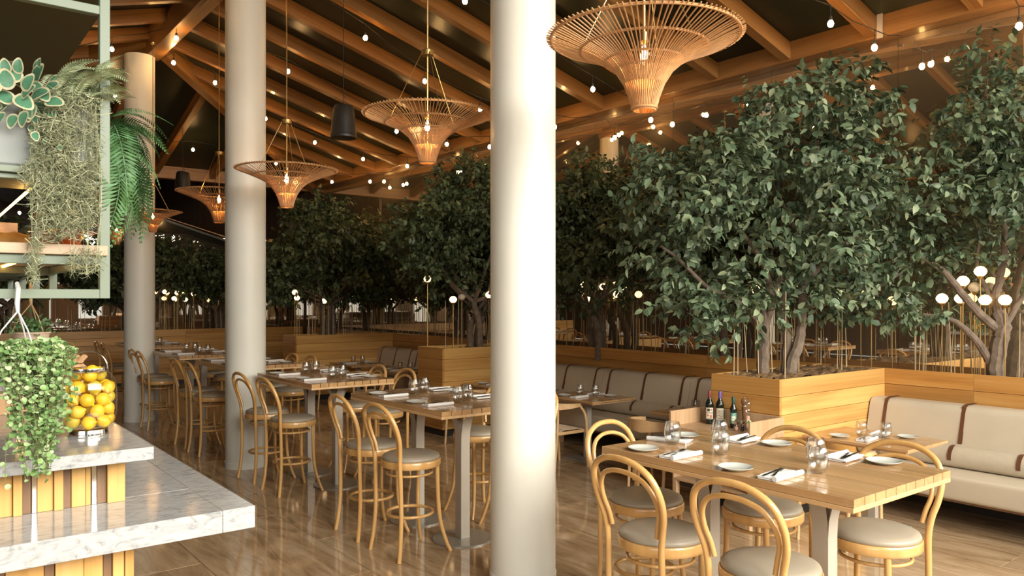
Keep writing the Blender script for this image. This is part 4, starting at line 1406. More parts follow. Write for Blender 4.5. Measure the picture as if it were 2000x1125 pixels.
# first table, as laid
G1 = 'first high table'
Zt = TZ + .0005
S1 = [('the bar side of the first high table, far place', (3.17, 2.90), (3.20, 2.68), 0.02), ('the bar side of the first high table, near place', (3.165, 2.30), (3.20, 2.09), 0.04),
      ('the far end of the first high table', (3.67, 3.03), (3.50, 3.00), -1.25), ('the bench side of the first high table, far place', (3.87, 2.54), (3.845, 2.74), PI + .06), ('the bench side of the first high table, near place', (3.87, 1.93), (3.83, 2.11), PI + .04)]
for lb, (px, py), (nx_, ny_), a in S1:
    plate(px, py, Zt, 'pale side plate at ' + lb, 'side plates on the first high table')
    napkin(nx_, ny_, Zt, a, 'folded white napkin at ' + lb, 'napkins on the first high table')
for (x, y, lb) in ((3.424, 2.915, 'clear tumbler alone at the far bar-side corner of the first high table'), (3.70, 2.80, 'rear tumbler of the overlapping pair in the middle of the first high table'), (3.40, 2.565, 'front tumbler of the overlapping pair in the middle of the first high table'),
                    (3.60, 2.14, 'rear tumbler of the pair at the near end of the first high table'), (3.41, 2.015, 'front tumbler of the pair at the near end of the first high table')):
    tumbler(x, y, Zt, lb, 'tumblers on the first high table')
def lay_high(nm, yc, cut):
    for side, sx in (('bar', 1), ('bench', -1)):
        for plc, dy in (('near', -.33), ('far', .34)):
            lb = 'the %s side of the %s high table, %s place' % (side, nm, plc)
            xx = TX - sx * .30
            j = rng.uniform(-.015, .015)
            plate(xx - sx * .02 + j, yc + dy + sx * .14, Zt, 'pale side plate at ' + lb, 'side plates on the %s high table' % nm)
            napkin(xx + sx * .02, yc + dy - sx * .06 + j, Zt, (0 if sx > 0 else PI) + rng.uniform(-.05, .08), 'folded white napkin at ' + lb, 'napkins on the %s high table' % nm, cut)
            tumbler(TX - sx * .07, yc + dy - sx * .03 - .02, Zt, 'clear tumbler at ' + lb, 'tumblers on the %s high table' % nm)
for i, (nm, y) in enumerate(TABY[1:]):
    lay_high(nm, y, i < 2)
def lay_low(nm, x, y, cut):
    Zl = LZ + .0005
    for side, sx in (('chair', 1), ('bench', -1)):
        lb = 'the %s side of the %s' % (side, nm)
        plate(x - sx * .20, y + sx * .19, Zl, 'pale side plate at ' + lb, 'side plates on the low tables')
        napkin(x - sx * .17, y - sx * .02, Zl, (0 if sx > 0 else PI) + .15, 'folded white napkin at ' + lb, 'napkins on the low tables', cut)
        tumbler(x - sx * .05, y - sx * .04 + .12 * sx, Zl, 'clear tumbler at ' + lb, 'tumblers on the low tables')
SHORT = ['sunlit low table', 'low table behind the waiter station', 'low table beside the column', 'low table behind the column', 'nearer low table in the third bay', 'farther low table in the third bay']
for i, (lb, x, y) in enumerate(LOW[:6]):
    lay_low(SHORT[i], x, y, i == 0)

# ------------------------------------------------------------------ marble bar in two steps
ZL, ZU = 1.053, 1.306
bar = thing('bar_counter', 'stepped bar with two white marble slabs and honey and walnut slats, at the near corner', 'bar counter')
def bbox(nm, mat, *a, bev=.002):
    b = MB(); b.box(*a, bev); return ob(nm, b.mesh(nm, M[mat], False), bar)
bbox('lower_slab', 'marble', -2.4, 3.26, ZL - .092, 1.03, 3.735, ZL)
bbox('lower_slab', 'marble', 1.0315, 3.26, ZL - .092, 1.165, 6.9, ZL)
bbox('lower_slab', 'marble', -2.4, 3.7365, ZL - .092, 1.03, 6.9, ZL)
bbox('upper_slab', 'marble', -2.4, 3.5, ZU - .053, .822, 6.75, ZU)
bbox('body', 'bar_dark', -2.4, 3.50, 0, .70, 6.6, ZL - .093)
bbox('body', 'bar_dark', -2.4, 3.745, ZL + .0005, .715, 6.55, ZU - .0535)
def slats(seq, Y, zt, zb):
    for (xa, xb, mt, proud) in seq:
        A = at_y(xa, 950, Y).x; B_ = at_y(xb, 950, Y).x
        bbox('slat' if mt != 'chrome' else 'metal_strip', mt, A + .001, Y - proud, zb, B_ - .001, Y + .04, zt, bev=.0015)
L_, D_ = 'bar_light', 'bar_dark'
slats([(208, 243, L_, .02), (189, 208, D_, 0), (178, 189, 'chrome', .006), (167, 178, L_, 0), (139, 167, L_, .004), (123, 139, D_, 0), (104, 123, L_, .02), (72, 104, L_, .004), (61, 72, 'chrome', .006), (43, 61, D_, 0), (24, 43, L_, .02), (-4, 24, L_, .004), (-30, -4, D_, 0), (-60, -30, L_, .01)], 3.70, ZU - .0535, ZL + .0005)
slats([(242, 260, L_, .02), (219, 242, L_, .012), (201, 219, D_, 0), (163, 201, L_, .004), (107, 163, L_, .01), (86, 107, D_, 0), (10, 86, L_, .004), (-10, 10, D_, 0), (-60, -10, L_, .01)], 3.46, ZL - .0935, 0.0)
# slats on the side that the mirror shows
y = 3.52
k = 0
while y < 6.5:
    w = (.12, .07, .16, .09)[k % 4]
    bbox('side_slat', (L_, D_, L_, L_)[k % 4], .70, y, 0, .715 + .012 * (k % 3 == 0), y + w - .004, ZL - .0935, bev=.0015)
    y += w; k += 1

# ------------------------------------------------------------------ lemon jars
def lemon_jar(cx, cy, lab, hero):
    t = thing('lemon_jar', lab, 'jar', (cx, cy, ZU + .0005))
    b = MB(); b.lathe([(.001, 0), (.082, 0), (.083, .004), (.080, .018), (.078, .030), (.074, .032), (.001, .032)], 48)
    ob('base', b.mesh('base', M['chrome'], True, 30), t)
    b = MB(); b.lathe([(.001, .034), (.070, .034), (.092, .042), (.107, .062), (.1155, .10), (.117, .16), (.115, .215), (.107, .25), (.092, .275), (.078, .288), (.0745, .292)], 56, cap1=False)
    ob('glass', b.mesh('glass', M['jarglass']), t)
    b = MB(); b.lathe([(.073, .290), (.079, .290), (.080, .298), (.079, .306), (.073, .306), (.073, .290)], 48, cap0=False, cap1=False)
    ob('collar', b.mesh('collar', M['chrome'], True, 30), t)
    b = MB()
    pts = [(.081 * math.cos(a), 0, .302 + .082 * math.sin(a)) for a in [PI * i / 24 for i in range(25)]]
    b.tube(pts, .0028, 8)
    ob('handle', b.mesh('handle', M['chrome']), t, (0, 0, 0), (0, 0, R(-30)))
    prof = [(.0, -.036), (.010, -.034), (.020, -.027), (.029, -.012), (.031, 0), (.029, .012), (.020, .027), (.009, .034), (.006, .040), (.0, .041)]
    rr = random.Random(5 if hero else 6)
    pts = []
    z = .070
    lay = 0
    while z < .275:
        ro = .079 if z < .235 else .045
        n = 7 if z < .235 else 4
        for i in range(n):
            a = 2 * PI * i / n + lay * PI / n + rr.uniform(-.08, .08)
            pts.append((ro * math.cos(a), ro * math.sin(a), z + rr.uniform(-.004, .004)))
        if z < .235 and lay % 1 == 0:
            pts.append((rr.uniform(-.006, .006), rr.uniform(-.006, .006), z + rr.uniform(-.004, .004)))
        z += .0505; lay += 1
    pts.append((.012, -.008, .318 - .028))
    b = MB(); b.lathe(prof, 18); lm = b.mesh('lemon', M['lemon'])
    b = MB(); b.lathe(prof, 18); lg = b.mesh('lemon', M['lemon_green'])
    for i, p in enumerate(pts):
        gr = (i % 6 == 4)
        o = ob('lemon', lg if gr else lm, None, (cx + p[0], cy + p[1], ZU + p[2]), (rr.uniform(0, 6.28), rr.uniform(0, 6.28), rr.uniform(0, 6.28)), (.98, .98, .88))
        lb = ('greenish lemon' if gr else 'ripe yellow lemon') + (' piled inside the glass jar on the marble bar' if hero else ' in the second jar down the bar, seen in the mirror')
        if hero:
            lay_ = ('bottom', 'second', 'third', 'fourth', 'top')[max(0, min(4, int((p[2] - .045) / .0505)))]
            rel = Vector((p[0], p[1], 0))
            fa_, ra_ = rel.dot(FW), rel.dot(RT)
            pos_ = 'in the middle' if rel.length < .02 else ('at the front' if fa_ < -.04 else 'at the back' if fa_ > .04 else 'on the plant side' if ra_ < 0 else 'on the column side')
            if abs(ra_) > .035 and abs(fa_) > .04:
                pos_ += ', plant side' if ra_ < 0 else ', column side'
            lb = '%s of the glass jar, %s layer, %s' % ('greenish lemon' if gr else 'ripe yellow lemon', lay_, pos_)
        if hero and i == len(pts) - 1:
            tag(o, 'topmost lemon poking out through the collar of the glass jar', 'lemon')
        else:
            tag(o, lb, 'lemon', 'lemons in the glass jar' if hero else lb)
lemon_jar(.656, 3.97, 'big clear glass jar of lemons with chrome collar and wire handle on the marble bar', True)
lemon_jar(.60, 6.05, 'second glass jar of lemons farther down the bar, seen in the mirror', False)

same = {}
for o in bpy.data.objects:
    if o.get('group') == 'lemons in the glass jar':
        same.setdefault(o['label'], []).append(o)
for lb, os_ in same.items():
    if len(os_) == 2:
        os_.sort(key=lambda o: o.location.z)
        os_[0]['label'] = lb + ', the lower'
        os_[1]['label'] = lb + ', the higher'
# kraft paper bag behind the jar
t = thing('paper_bag', 'brown paper bag tied at the neck, standing behind the lemon jar', 'bag', (.735, 4.80, ZU))
b = MB()
n = 26
prof = [(.085, 0), (.092, .03), (.095, .10), (.088, .17), (.066, .225), (.036, .255), (.026, .268), (.034, .285), (.05, .31)]
vs = []
for i, (r, z) in enumerate(prof):
    for j in range(n):
        a = 2 * PI * j / n
        w = 1 + (.05 + .10 * (i > 3)) * math.sin(7 * a + i * .7) + .03 * math.sin(13 * a + i)
        vs.append((r * w * math.cos(a), r * w * math.sin(a), z + .008 * math.sin(5 * a) * (i == len(prof) - 1)))
b.add(vs, [(i * n + j, i * n + (j + 1) % n, (i + 1) * n + (j + 1) % n, (i + 1) * n + j) for i in range(len(prof) - 1) for j in range(n)])
ob('sack', b.mesh('sack', M['paper'], True, 60), t)
b = MB(); b.ring((0, 0, .268), .029, .003, 20, 6); ob('tie', b.mesh('tie', M['strap']), t)
t = thing('wooden_box', 'low brown box on the marble bar beneath the hanging plant', 'box', (.43, 5.0, ZU))
b = MB(); b.box(-.16, -.07, 0, .12, .07, .10, .004); ob('case', b.mesh('case', M['paper'], False), t)
b = MB(); b.box(-.164, -.074, .10, .124, .074, .115, .003); ob('lid', b.mesh('lid', M['shelf'], False), t)

# ------------------------------------------------------------------ green hanging shelf over the bar
fr = thing('hanging_shelf', 'sage green steel frame shelf hanging over the marble bar', 'shelf')
def fbox(nm, mat, *a, bev=.002):
    b = MB(); b.box(*a, bev); return ob(nm, b.mesh(nm, M[mat], False), fr)
FY, FX = 3.50, .656
for y in (FY, 4.90, 5.60, 6.30, 7.10):
    zt_ = 3.98 if y == FY else 2.10
    fbox('post', 'green', FX - .038, y, 1.928, FX, y + .038, zt_)
    fbox('post', 'green', -.80, y, 1.928, -.762, y + .038, zt_)
    fbox('cross_rail', 'green', -.762, y, 1.928, FX - .038, y + .038, 1.965)
    fbox('cross_rail', 'green', -.762, y, 2.062, FX - .038, y + .038, 2.098)
fbox('cross_rail', 'green', -.762, FY, 2.385, FX - .038, FY + .038, 2.405)
for z in (3.075, 3.19):
    fbox('top_rail', 'green', -.762, FY, z, FX - .038, FY + .038, z + (.035 if z < 3.1 else .06))
for (z0, z1) in ((1.928, 1.965), (2.062, 2.098), (2.385, 2.405)):
    fbox('side_rail', 'green', FX - .037, FY + .038, z0, FX - .001, 7.10, z1)
    fbox('side_rail', 'green', -.80, FY + .038, z0, -.762, 7.10, z1)
fbox('shelf_board', 'shelf', -.79, FY - .022, 2.100, FX - .012, 7.08, 2.141)
fbox('trough_tray', 'green', -.79, FY - .025, 2.406, FX - .03, 4.0, 2.432)
fbox('back_panel', 'amberwood', -.76, 5.55, 2.142, FX - .12, 5.57, 2.384)
led = MB(); led.box(.402, 3.75, 2.376, .410, 5.5, 2.3845)
ob('led_strip', led.mesh('led_strip', M['led'], False), fr)
led = MB(); led.box(.40, 3.75, 2.0915, .412, 5.2, 2.0995)
ob('led_strip', led.mesh('led_strip', M['led'], False), fr)
# things on the shelf
t = thing('concrete_trough', 'grey concrete plant trough on the upper tray of the green shelf', 'planter', (0, 0, 0))
b = MB(); b.box(-.78, FY - .015, 2.433, FX - .06, 3.86, 2.69, .008); ob('trough', b.mesh('trough', M['concrete'], False), t)
def ajar(x, y, lab, s=1.0):
    t = thing('amber_jar', lab, 'jar', (x, y, 2.1415))
    b = MB(); b.lathe([(.001, .002), (.045 * s, .002), (.052 * s, .012), (.052 * s, .10), (.040 * s, .125), (.036 * s, .14)], 24, cap1=False); ob('glass', b.mesh('glass', M['amberglass']), t)
    b = MB(); b.lathe([(.001, .006), (.044 * s, .006), (.044 * s, .085), (.001, .087)], 20); ob('filling', b.mesh('filling', M['bread']), t)
    b = MB(); b.lathe([(.038 * s, .14), (.042 * s, .142), (.042 * s, .165), (.001, .168)], 24); ob('lid', b.mesh('lid', M['brass'], True, 30), t)
ajar(.555, 3.80, 'amber glass jar behind the hanging moss, at the frame post')
ajar(.48, 3.98, 'amber glass jar behind the hanging moss, second from the frame post')
t = thing('bread_loaf', 'rustic golden bread loaf on the pale shelf under the light strip', 'bread', (.385, 4.18, 2.1415))
b = MB()
n = 14
vs = []
for i in range(9):
    x = -.12 + .03 * i
    r = .05 * math.sqrt(max(.02, 1 - (x / .125) ** 2))
    for j in range(n):
        a = 2 * PI * j / n
        w = 1 + .12 * math.sin(3 * a + 2.1 * i)
        vs.append((x, r * w * math.cos(a), max(0, .042 + .9 * r * w * math.sin(a))))
b.add(vs, [(i * n + j, i * n + (j + 1) % n, (i + 1) * n + (j + 1) % n, (i + 1) * n + j) for i in range(8) for j in range(n)] + [tuple(range(n - 1, -1, -1)), tuple(8 * n + j for j in range(n))])
ob('crust', b.mesh('crust', M['bread'], True, 60), t, (0, 0, 0), (0, 0, .4))

# --- moss hanging from the trough
def ribbons(name, parent, boxes, n, L, w, Y, dep, mat, upb=0.0):
    P0 = []
    wts = np.array([bx[2] * bx[3] for bx in boxes], float); wts /= wts.sum()
    ch_ = nrng.choice(len(boxes), n, p=wts)
    for c in ch_:
        x, y, hw, hh = boxes[c]
        th, rr_ = nrng.uniform(0, 2 * PI), math.sqrt(nrng.uniform(0, 1))
        p = at_y(x + hw * rr_ * math.cos(th), y + hh * rr_ * math.sin(th), Y)
        P0.append((p.x, p.y + nrng.uniform(-dep, dep * .4), p.z))
    P0 = np.array(P0)
    d = nrng.normal(size=(n, 3)) + np.array([0, 0, upb]); d /= np.linalg.norm(d, axis=1, keepdims=True)
    bend = nrng.normal(size=(n, 3)) * .8
    side = np.cross(d, nrng.normal(size=(n, 3))); side /= np.linalg.norm(side, axis=1, keepdims=True)
    ln = nrng.uniform(.5, 1.2, n) * L
    K = 5
    V = np.zeros((n, K, 2, 3))
    for k in range(K):
        t_ = k / (K - 1)
        c = P0 + (d * (t_ - .5) + bend * (t_ - .5) ** 2) * ln[:, None]
        ww = w * (1 - .75 * t_)
        V[:, k, 0] = c - side * ww; V[:, k, 1] = c + side * ww
    base = (np.arange(n) * K * 2)[:, None, None]
    f = np.array([[2 * k, 2 * k + 1, 2 * k + 3, 2 * k + 2] for k in range(K - 1)])[None]
    F = (f + base).reshape(-1, 4)
    return tag(ob(name, npmesh(name, V.reshape(-1, 3), F, mat), parent), kind='stuff')
t = thing('hanging_moss', 'grey-green stringy moss plant trailing from the concrete trough over the shelf', 'plant')
mb = [(108, 225, 34, 45), (125, 262, 40, 40), (98, 285, 42, 45), (132, 320, 38, 45), (182, 285, 12, 70), (90, 345, 55, 40), (160, 350, 34, 34), (95, 395, 36, 42), (135, 405, 34, 40), (172, 400, 18, 46), (108, 440, 22, 34), (150, 445, 24, 28), (76, 455, 14, 36), (64, 500, 13, 36), (62, 535, 8, 20), (142, 512, 9, 26), (166, 512, 9, 32), (186, 508, 7, 28), (150, 205, 50, 14)]
mb[3] = (128, 322, 24, 45)
ribbons('strands', t, mb, 6500, .050, .0015, 3.46, .08, M['moss'])
b = MB()
for i in range(60):
    x, yy, hw, hh = mb[i % len(mb)]
    p0 = at_y(x + rng.uniform(-hw, hw), 190 + rng.uniform(0, 20), 3.47)
    p1 = at_y(x + rng.uniform(-hw, hw) * .8, yy + hh * .8, 3.44)
    b.tube(catmull([p0, (p0 + p1) / 2 + Vector((rng.uniform(-.02, .02), -.02, 0)), p1], 5), .0012, 4)
tag(ob('runners', b.mesh('runners', M['moss']), t), kind='stuff')

# --- ferns: fronds shared in a few shapes
def frond_mesh(L, nleaf, width, droop, mat, curl=0.0):
    """frond along +x from the origin, bending down, with paired leaflets"""
    V, F = [], []
    def add(a, b_, c, d):
        i = len(V); V.extend([a, b_, c, d]); F.append((i, i + 1, i + 2, i + 3))
    def pos(t):
        x = L * (t - .25 * droop * t * t)
        return Vector((x, curl * t * t * L, L * (.35 * t - droop * t * t * .9)))
    for k in range(nleaf):
        t = (k + .6) / nleaf
        p, p2 = pos(t), pos(min(1, t + .02))
        tg = (p2 - p).normalized()
        sd = Vector((0, 0, 1)).cross(tg).normalized()
        ll = width * (math.sin(PI * min(1, t * .85 + .14)) ** .7) * (1 - .55 * t)
        w = L / nleaf * .42
        for s in (1, -1):
            tip = p + sd * s * ll + tg * ll * .42 - Vector((0, 0, .22 * ll))
            m1 = p + (tip - p) * .45 + tg * w
            m0 = p + (tip - p) * .45 - tg * w
            add(p, m0, tip, m1)
    K = 10
    for k in range(K):
        a, c = pos(k / K), pos((k + 1) / K)
        add(a + Vector((0, .002, 0)), a - Vector((0, .002, 0)), c - Vector((0, .0015, 0)), c + Vector((0, .0015, 0)))
    return npmesh('frond', np.array([tuple(v) for v in V]), np.array(F), mat)
fm = [frond_mesh(.46, 27, .115, .95, M['fern'], c) for c in (-.15, .1, .25)] + [frond_mesh(.34, 22, .095, .8, M['fern'], .1)]
t = thing('fern', 'dark green fern hanging outside the frame post of the green shelf', 'plant', (.685, 3.66, 2.66))
for i in range(36):
    a = rng.uniform(-1.6, .5)
    el = rng.uniform(.25, 1.2) if i % 5 else rng.uniform(-.3, .2)
    k = rng.uniform(.7, 1.05) if i % 5 else .6
    ob('frond', fm[i % 4], t, (rng.uniform(-.02, .02), rng.uniform(-.06, .10), rng.uniform(-.16, .06)), (rng.uniform(-.5, .5), el, a), (k, k, k))
pm_ = [frond_mesh(.24, 20, .05, .7, M['paleFern'], c) for c in (-.2, .15)]
t = thing('pale_fern', 'pale spiky fern tufts growing on top of the concrete trough', 'plant', (.5, 3.6, 2.70))
for i in range(64):
    p = at_y(rng.uniform(90, 205), rng.uniform(150, 205), 3.46)
    ob('frond', pm_[i % 2], t, (p.x - .5, p.y - 3.6 + rng.uniform(-.05, .12), p.z - 2.70), (rng.uniform(-.5, .5), rng.uniform(-1.1, -.1), rng.uniform(-1.2, 1.4)), (rng.uniform(.5, .95),) * 3)

# --- variegated leaves: each leaf a blade with a cream margin
def oval_leaf():
    b = MB()
    n = 18
    def outline(s):
        return [(.5 - .5 * math.cos(PI * 2 * i / n) if False else .5 + .5 * s * math.cos(2 * PI * i / n), .36 * s * math.sin(2 * PI * i / n) * (1 - .25 * math.cos(2 * PI * i / n)), .06 * math.sin(2 * PI * i / n) ** 2 - .10 * (.5 * s * math.cos(2 * PI * i / n)) ** 2) for i in range(n)]
    o1, o2 = outline(1.0), outline(.78)
    vs = o1 + o2 + [(.5, 0, -.01)]
    b.cur = 1
    b.add(vs, [(i, (i + 1) % n, n + (i + 1) % n, n + i) for i in range(n)])
    off = len(b.v) - (2 * n + 1)
    b.f += [(off + n + i, off + n + (i + 1) % n, off + 2 * n) for i in range(n)]
    b.mi += [0] * n
    return b.mesh('leaf', [M['varie'], M['varie_rim']], True, 60)
ol = oval_leaf()
t = thing('variegated_plant', 'plant with round green leaves edged in cream, on the trough above the bar', 'plant', (.36, 3.5, 2.70))
for (x, y, s, rz) in [(55, 165, 1.0, -.4), (78, 172, .9, -.9), (40, 190, 1.0, .6), (88, 196, 1.0, -.2), (60, 200, .9, -1.5), (28, 200, 1.0, 2.6), (50, 215, .9, -1.8), (25, 165, .9, 2.2), (8, 160, 1.0, 2.6), (12, 185, .8, 3.0), (5, 205, .9, -2.6), (68, 222, .55, -1.4), (62, 240, .6, -1.5), (66, 256, .55, -1.2), (88, 268, .4, -1.4), (115, 282, .35, -1.2), (35, 145, .8, 1.4), (70, 148, .9, 1.2), (95, 160, .7, .5), (15, 145, .8, 1.8), (8, 218, .7, -2.0), (75, 132, .5, 1.2), (45, 178, 1.0, 1.0), (30, 185, 1.1, -.7), (58, 190, 1.1, .3), (72, 190, 1.1, -1.1), (20, 175, 1.1, 1.9), (85, 178, 1.0, .4), (65, 160, 1.1, .9), (38, 160, 1.0, 2.2), (48, 205, 1.0, -1.2), (15, 200, 1.0, -2.4), (3, 175, 1.1, 2.9), (90, 210, .8, -.8), (30, 222, .8, -1.9)]:
    p = at_y(x, y, 3.42 + rng.uniform(-.05, .05))
    sz = .076 * s
    o = ob('leaf', ol, t, (p.x - .36, p.y - 3.5, p.z - 2.70), (0, 0, 0), (sz, sz, sz))
    # blade turned to the open side, pointing the way it grows
    ax = (RT * math.cos(rz) + Vector((0, 0, 1)) * math.sin(rz) + FW * rng.uniform(-.3, .1)).normalized()
    nn = (-FW + Vector((0, 0, .6)) + RT * rng.uniform(-.3, .3)).normalized()
    sd = nn.cross(ax).normalized(); nn = ax.cross(sd)
    o.rotation_euler = Matrix(((ax.x, sd.x, nn.x), (ax.y, sd.y, nn.y), (ax.z, sd.z, nn.z))).to_euler()
b = MB()
for (x0, y0, x1, y1) in ((60, 210, 62, 245), (62, 240, 70, 262), (66, 256, 118, 285), (50, 180, 20, 160), (50, 180, 80, 170), (50, 190, 30, 205)):
    p0, p1 = at_y(x0, y0, 3.45) - Vector((.36, 3.5, 2.70)), at_y(x1, y1, 3.44) - Vector((.36, 3.5, 2.70))
    b.tube([p0, (p0 + p1) / 2 + Vector((0, -.008, .004)), p1], .0016, 5)
ob('stem', b.mesh('stem', M['stem']), t)

# --- hanging pots
def pot(nm, lab, x, y, zr, r0, r1, hgt, mat, zh, armmat, arms=3):
    t = thing(nm, lab, 'plant pot', (x, y, 0))
    b = MB(); b.lathe([(.001, zr - hgt), (r0, zr - hgt), (r1, zr - .008), (r1 + .006, zr - .008), (r1 + .006, zr), (r1 - .004, zr), (r1 - .010, zr - .03), (.001, zr - .03)], 36)
    ob('pot', b.mesh('pot', M[mat], True, 35), t)
    for k in range(arms):
        a = 2 * PI * k / arms - 1.0
        b = MB(); b.tube([(0, 0, zh), (r1 * .55 * math.cos(a), r1 * .55 * math.sin(a), (zh + zr) / 2 + .01), ((r1 + .002) * math.cos(a), (r1 + .002) * math.sin(a), zr - .004)], [.0035, .0028, .003], 6)
        ob('hanger_arm', b.mesh('hanger_arm', M[armmat]), t)
    b = MB(); b.tube([(0, 0, zh - .005), (-.002, .002, zh + .03), (0, -.014, zh + .085), (0, .018, zh + .105), (0, .05, zh + .085), (0, .046, zh + .055)], [.006, .009, .009, .008, .006, .005], 8)
    ob('hook', b.mesh('hook', M[armmat]), t)
    return t
zh = 1.880
tp = pot('hanging_pot', 'white hanging pot with tripod hanger under the green shelf, overflowing with round leaves', .335, 3.475, 1.720, .07, .092, .135, 'white', zh, 'white')
pot('hanging_pot', 'beige hanging pot farther back beneath the green shelf', .515, 4.73, 1.754, .062, .085, .115, 'beige', 1.90, 'cane')
# trailing stems and round leaves
rd = MB()
n = 9
rd.add([(.5 + .5 * math.cos(2 * PI * i / n), .5 * math.sin(2 * PI * i / n), .09 * math.cos(4 * PI * i / n)) for i in range(n)] + [(.5, 0, -.10)], [(i, (i + 1) % n, n) for i in range(n)])
RLT, RLF = np.array(rd.v), np.array(rd.f)
Pp, Ff, Nn, Ss = [], [], [], []
stems = MB()
base = Vector((.335, 3.475, 1.715))
for i in range(250):
    a = rng.uniform(0, 2 * PI)
    toward = RT * rng.gauss(.055, .05) - FW * rng.uniform(-.01, .075)
    if (RT.x * math.cos(a) + RT.y * math.sin(a)) < -.35 and i % 7:
        a += PI
    start = base + Vector((.075 * math.cos(a), .075 * math.sin(a), rng.uniform(0, .03)))
    L = min(.40, abs(rng.gauss(0, .11)) + .06)
    if i % 3 == 0:
        L = rng.uniform(.25, .47); toward = RT * rng.gauss(.085, .025) - FW * rng.uniform(.04, .085)
    mid = start + Vector((.04 * math.cos(a), .04 * math.sin(a), .02)) + toward * .5
    end = base + Vector((.05 * math.cos(a), .05 * math.sin(a), -L)) + toward
    end.y = min(end.y, 3.46) if end.z < 1.34 else end.y
    cp = catmull([start, mid, (mid + end) / 2 + Vector((rng.uniform(-.015, .015), rng.uniform(-.015, .0), 0)), end], 6)
    stems.tube(cp, .0009, 4, cap=False)
    m = int(5 + L * 55)
    for k in range(m):
        t_ = (k + rng.random()) / m * (len(cp) - 1)
        j = min(int(t_), len(cp) - 2)
        p = cp[j].lerp(cp[j + 1], t_ - j)
        f = Vector((rng.gauss(0, 1), rng.gauss(-.5, 1), rng.gauss(-.2, .6))).normalized()
        Pp.append(tuple(p)); Ff.append(tuple(f)); Nn.append((rng.gauss(-.3, .5), rng.gauss(-.8, .5), rng.gauss(.8, .4))); Ss.append(rng.uniform(.013, .023))
t = thing('trailing_plant', 'trailing plant with small round pale green leaves spilling from the white pot', 'plant', tuple(base))
B3 = np.array(base)
Pp, Ff, Nn, Ss = np.array(Pp) - B3, np.array(Ff), np.array(Nn), np.array(Ss)
dd_ = np.linalg.norm(Pp + B3 - np.array([0, 0, H]), axis=1)
pick = np.argsort(dd_)[:600:3]
mask = np.ones(len(Pp), bool); mask[pick] = False
f_, s_, n_ = leaf_frames(Pp[pick], Ff[pick], Nn[pick], Ss[pick])
lme = npmesh('leaf', RLT.copy(), RLF.copy(), M['trail'])
for i in range(len(pick)):
    o = bpy.data.objects.new('leaf', lme); COL.objects.link(o); o.parent = t
    a, bq, cq, p = f_[i], s_[i], n_[i], Pp[pick[i]]
    o.matrix_local = Matrix(((a[0], bq[0], cq[0], p[0]), (a[1], bq[1], cq[1], p[1]), (a[2], bq[2], cq[2], p[2]), (0, 0, 0, 1)))
tag(ob('foliage', leaves_mesh('foliage', Pp[mask], Ff[mask], Nn[mask], Ss[mask], M['trail'], RLT, RLF), t), kind='stuff')
o = ob('stems', stems.mesh('stems', M['stem']), t, tuple(-base)); tag(o, kind='stuff')
n_ = 260
t = thing('small_leafy_plant', 'low green plant in the beige hanging pot', 'plant', (.515, 4.73, 1.75))
P_ = nrng.normal(size=(n_, 3)) * np.array([.05, .05, .025]) + np.array([0, 0, .03])
tag(ob('foliage', leaves_mesh('foliage', P_, nrng.normal(size=(n_, 3)) + np.array([0, 0, .4]), nrng.normal(size=(n_, 3)), nrng.uniform(.015, .03, n_), M['fern']), t), kind='stuff')

# ------------------------------------------------------------------ rattan pendants
def pendant_proto():
    t = thing('rattan_pendant', 'x', 'pendant lamp'); tree = []
    prof = [(.058, -.385), (.066, -.36), (.080, -.31), (.105, -.245), (.150, -.175), (.205, -.128), (.265, -.094), (.330, -.066), (.42, -.03), (.515, .006)]
    b = MB()
    n = 104
    for i in range(n):
        a = 2 * PI * i / n + rng.uniform(-.012, .012)
        ca, sa = math.cos(a), math.sin(a)
        pp = prof if i % 2 == 0 else prof[3:]
        b.tube([(r * ca, r * sa, z) for r, z in pp], .0040, 4, cap=True)
    tree.append((tag(ob('rattan_ribs', b.mesh('rattan_ribs', M['rattan']), t), kind='stuff'), []))
    for (r, z, w) in ((.066, -.372, .006), (.205, -.124, .0065), (.330, -.061, .007), (.49, .0, .0085)):
        b = MB(); b.ring((0, 0, z), r, w, 60, 7); tree.append((ob('ring', b.mesh('ring', M['rattan']), t), []))
    b = MB(); b.ring((0, 0, -.165), .145, .006, 48, 6); tree.append((ob('ring', b.mesh('ring', M['rattan']), t), []))
    b = MB(); b.lathe([(.001, .47), (.045, .47), (.048, .475), (.048, .51), (.045, .515), (.001, .515)], 24)
    hub = ob('hub', b.mesh('hub', M['brass'], True, 30), t); tree.append((hub, []))
    for k in range(3):
        a = 2 * PI * k / 3 + .5
        b = MB(); b.tube([(.05 * math.cos(a), .05 * math.sin(a), .49), (.328 * math.cos(a), .328 * math.sin(a), -.055)], .0032, 5)
        tree.append((ob('cable', b.mesh('cable', M['brass']), t), []))
    b = MB(); b.lathe([(.016, .03), (.021, .025), (.024, -.02), (.018, -.03)], 18)
    soc = ob('socket', b.mesh('socket', M['brass'], True, 30), t); tree.append((soc, []))
    b = MB(); b.lathe([(.018, -.025), (.045, -.05), (.062, -.095), (.058, -.135), (.034, -.165), (.001, -.172)], 28, cap0=False)
    gl_ = ob('bulb_glass', b.mesh('bulb_glass', M['glass']), t); tree.append((gl_, []))
    b = MB(); b.lathe([(.001, -.125), (.016, -.118), (.023, -.098), (.016, -.078), (.001, -.070)], 14)
    fil = ob('filament', b.mesh('filament', M['filament']), t); tree.append((fil, []))
    return t, tree
pen, pen_tree = pendant_proto()
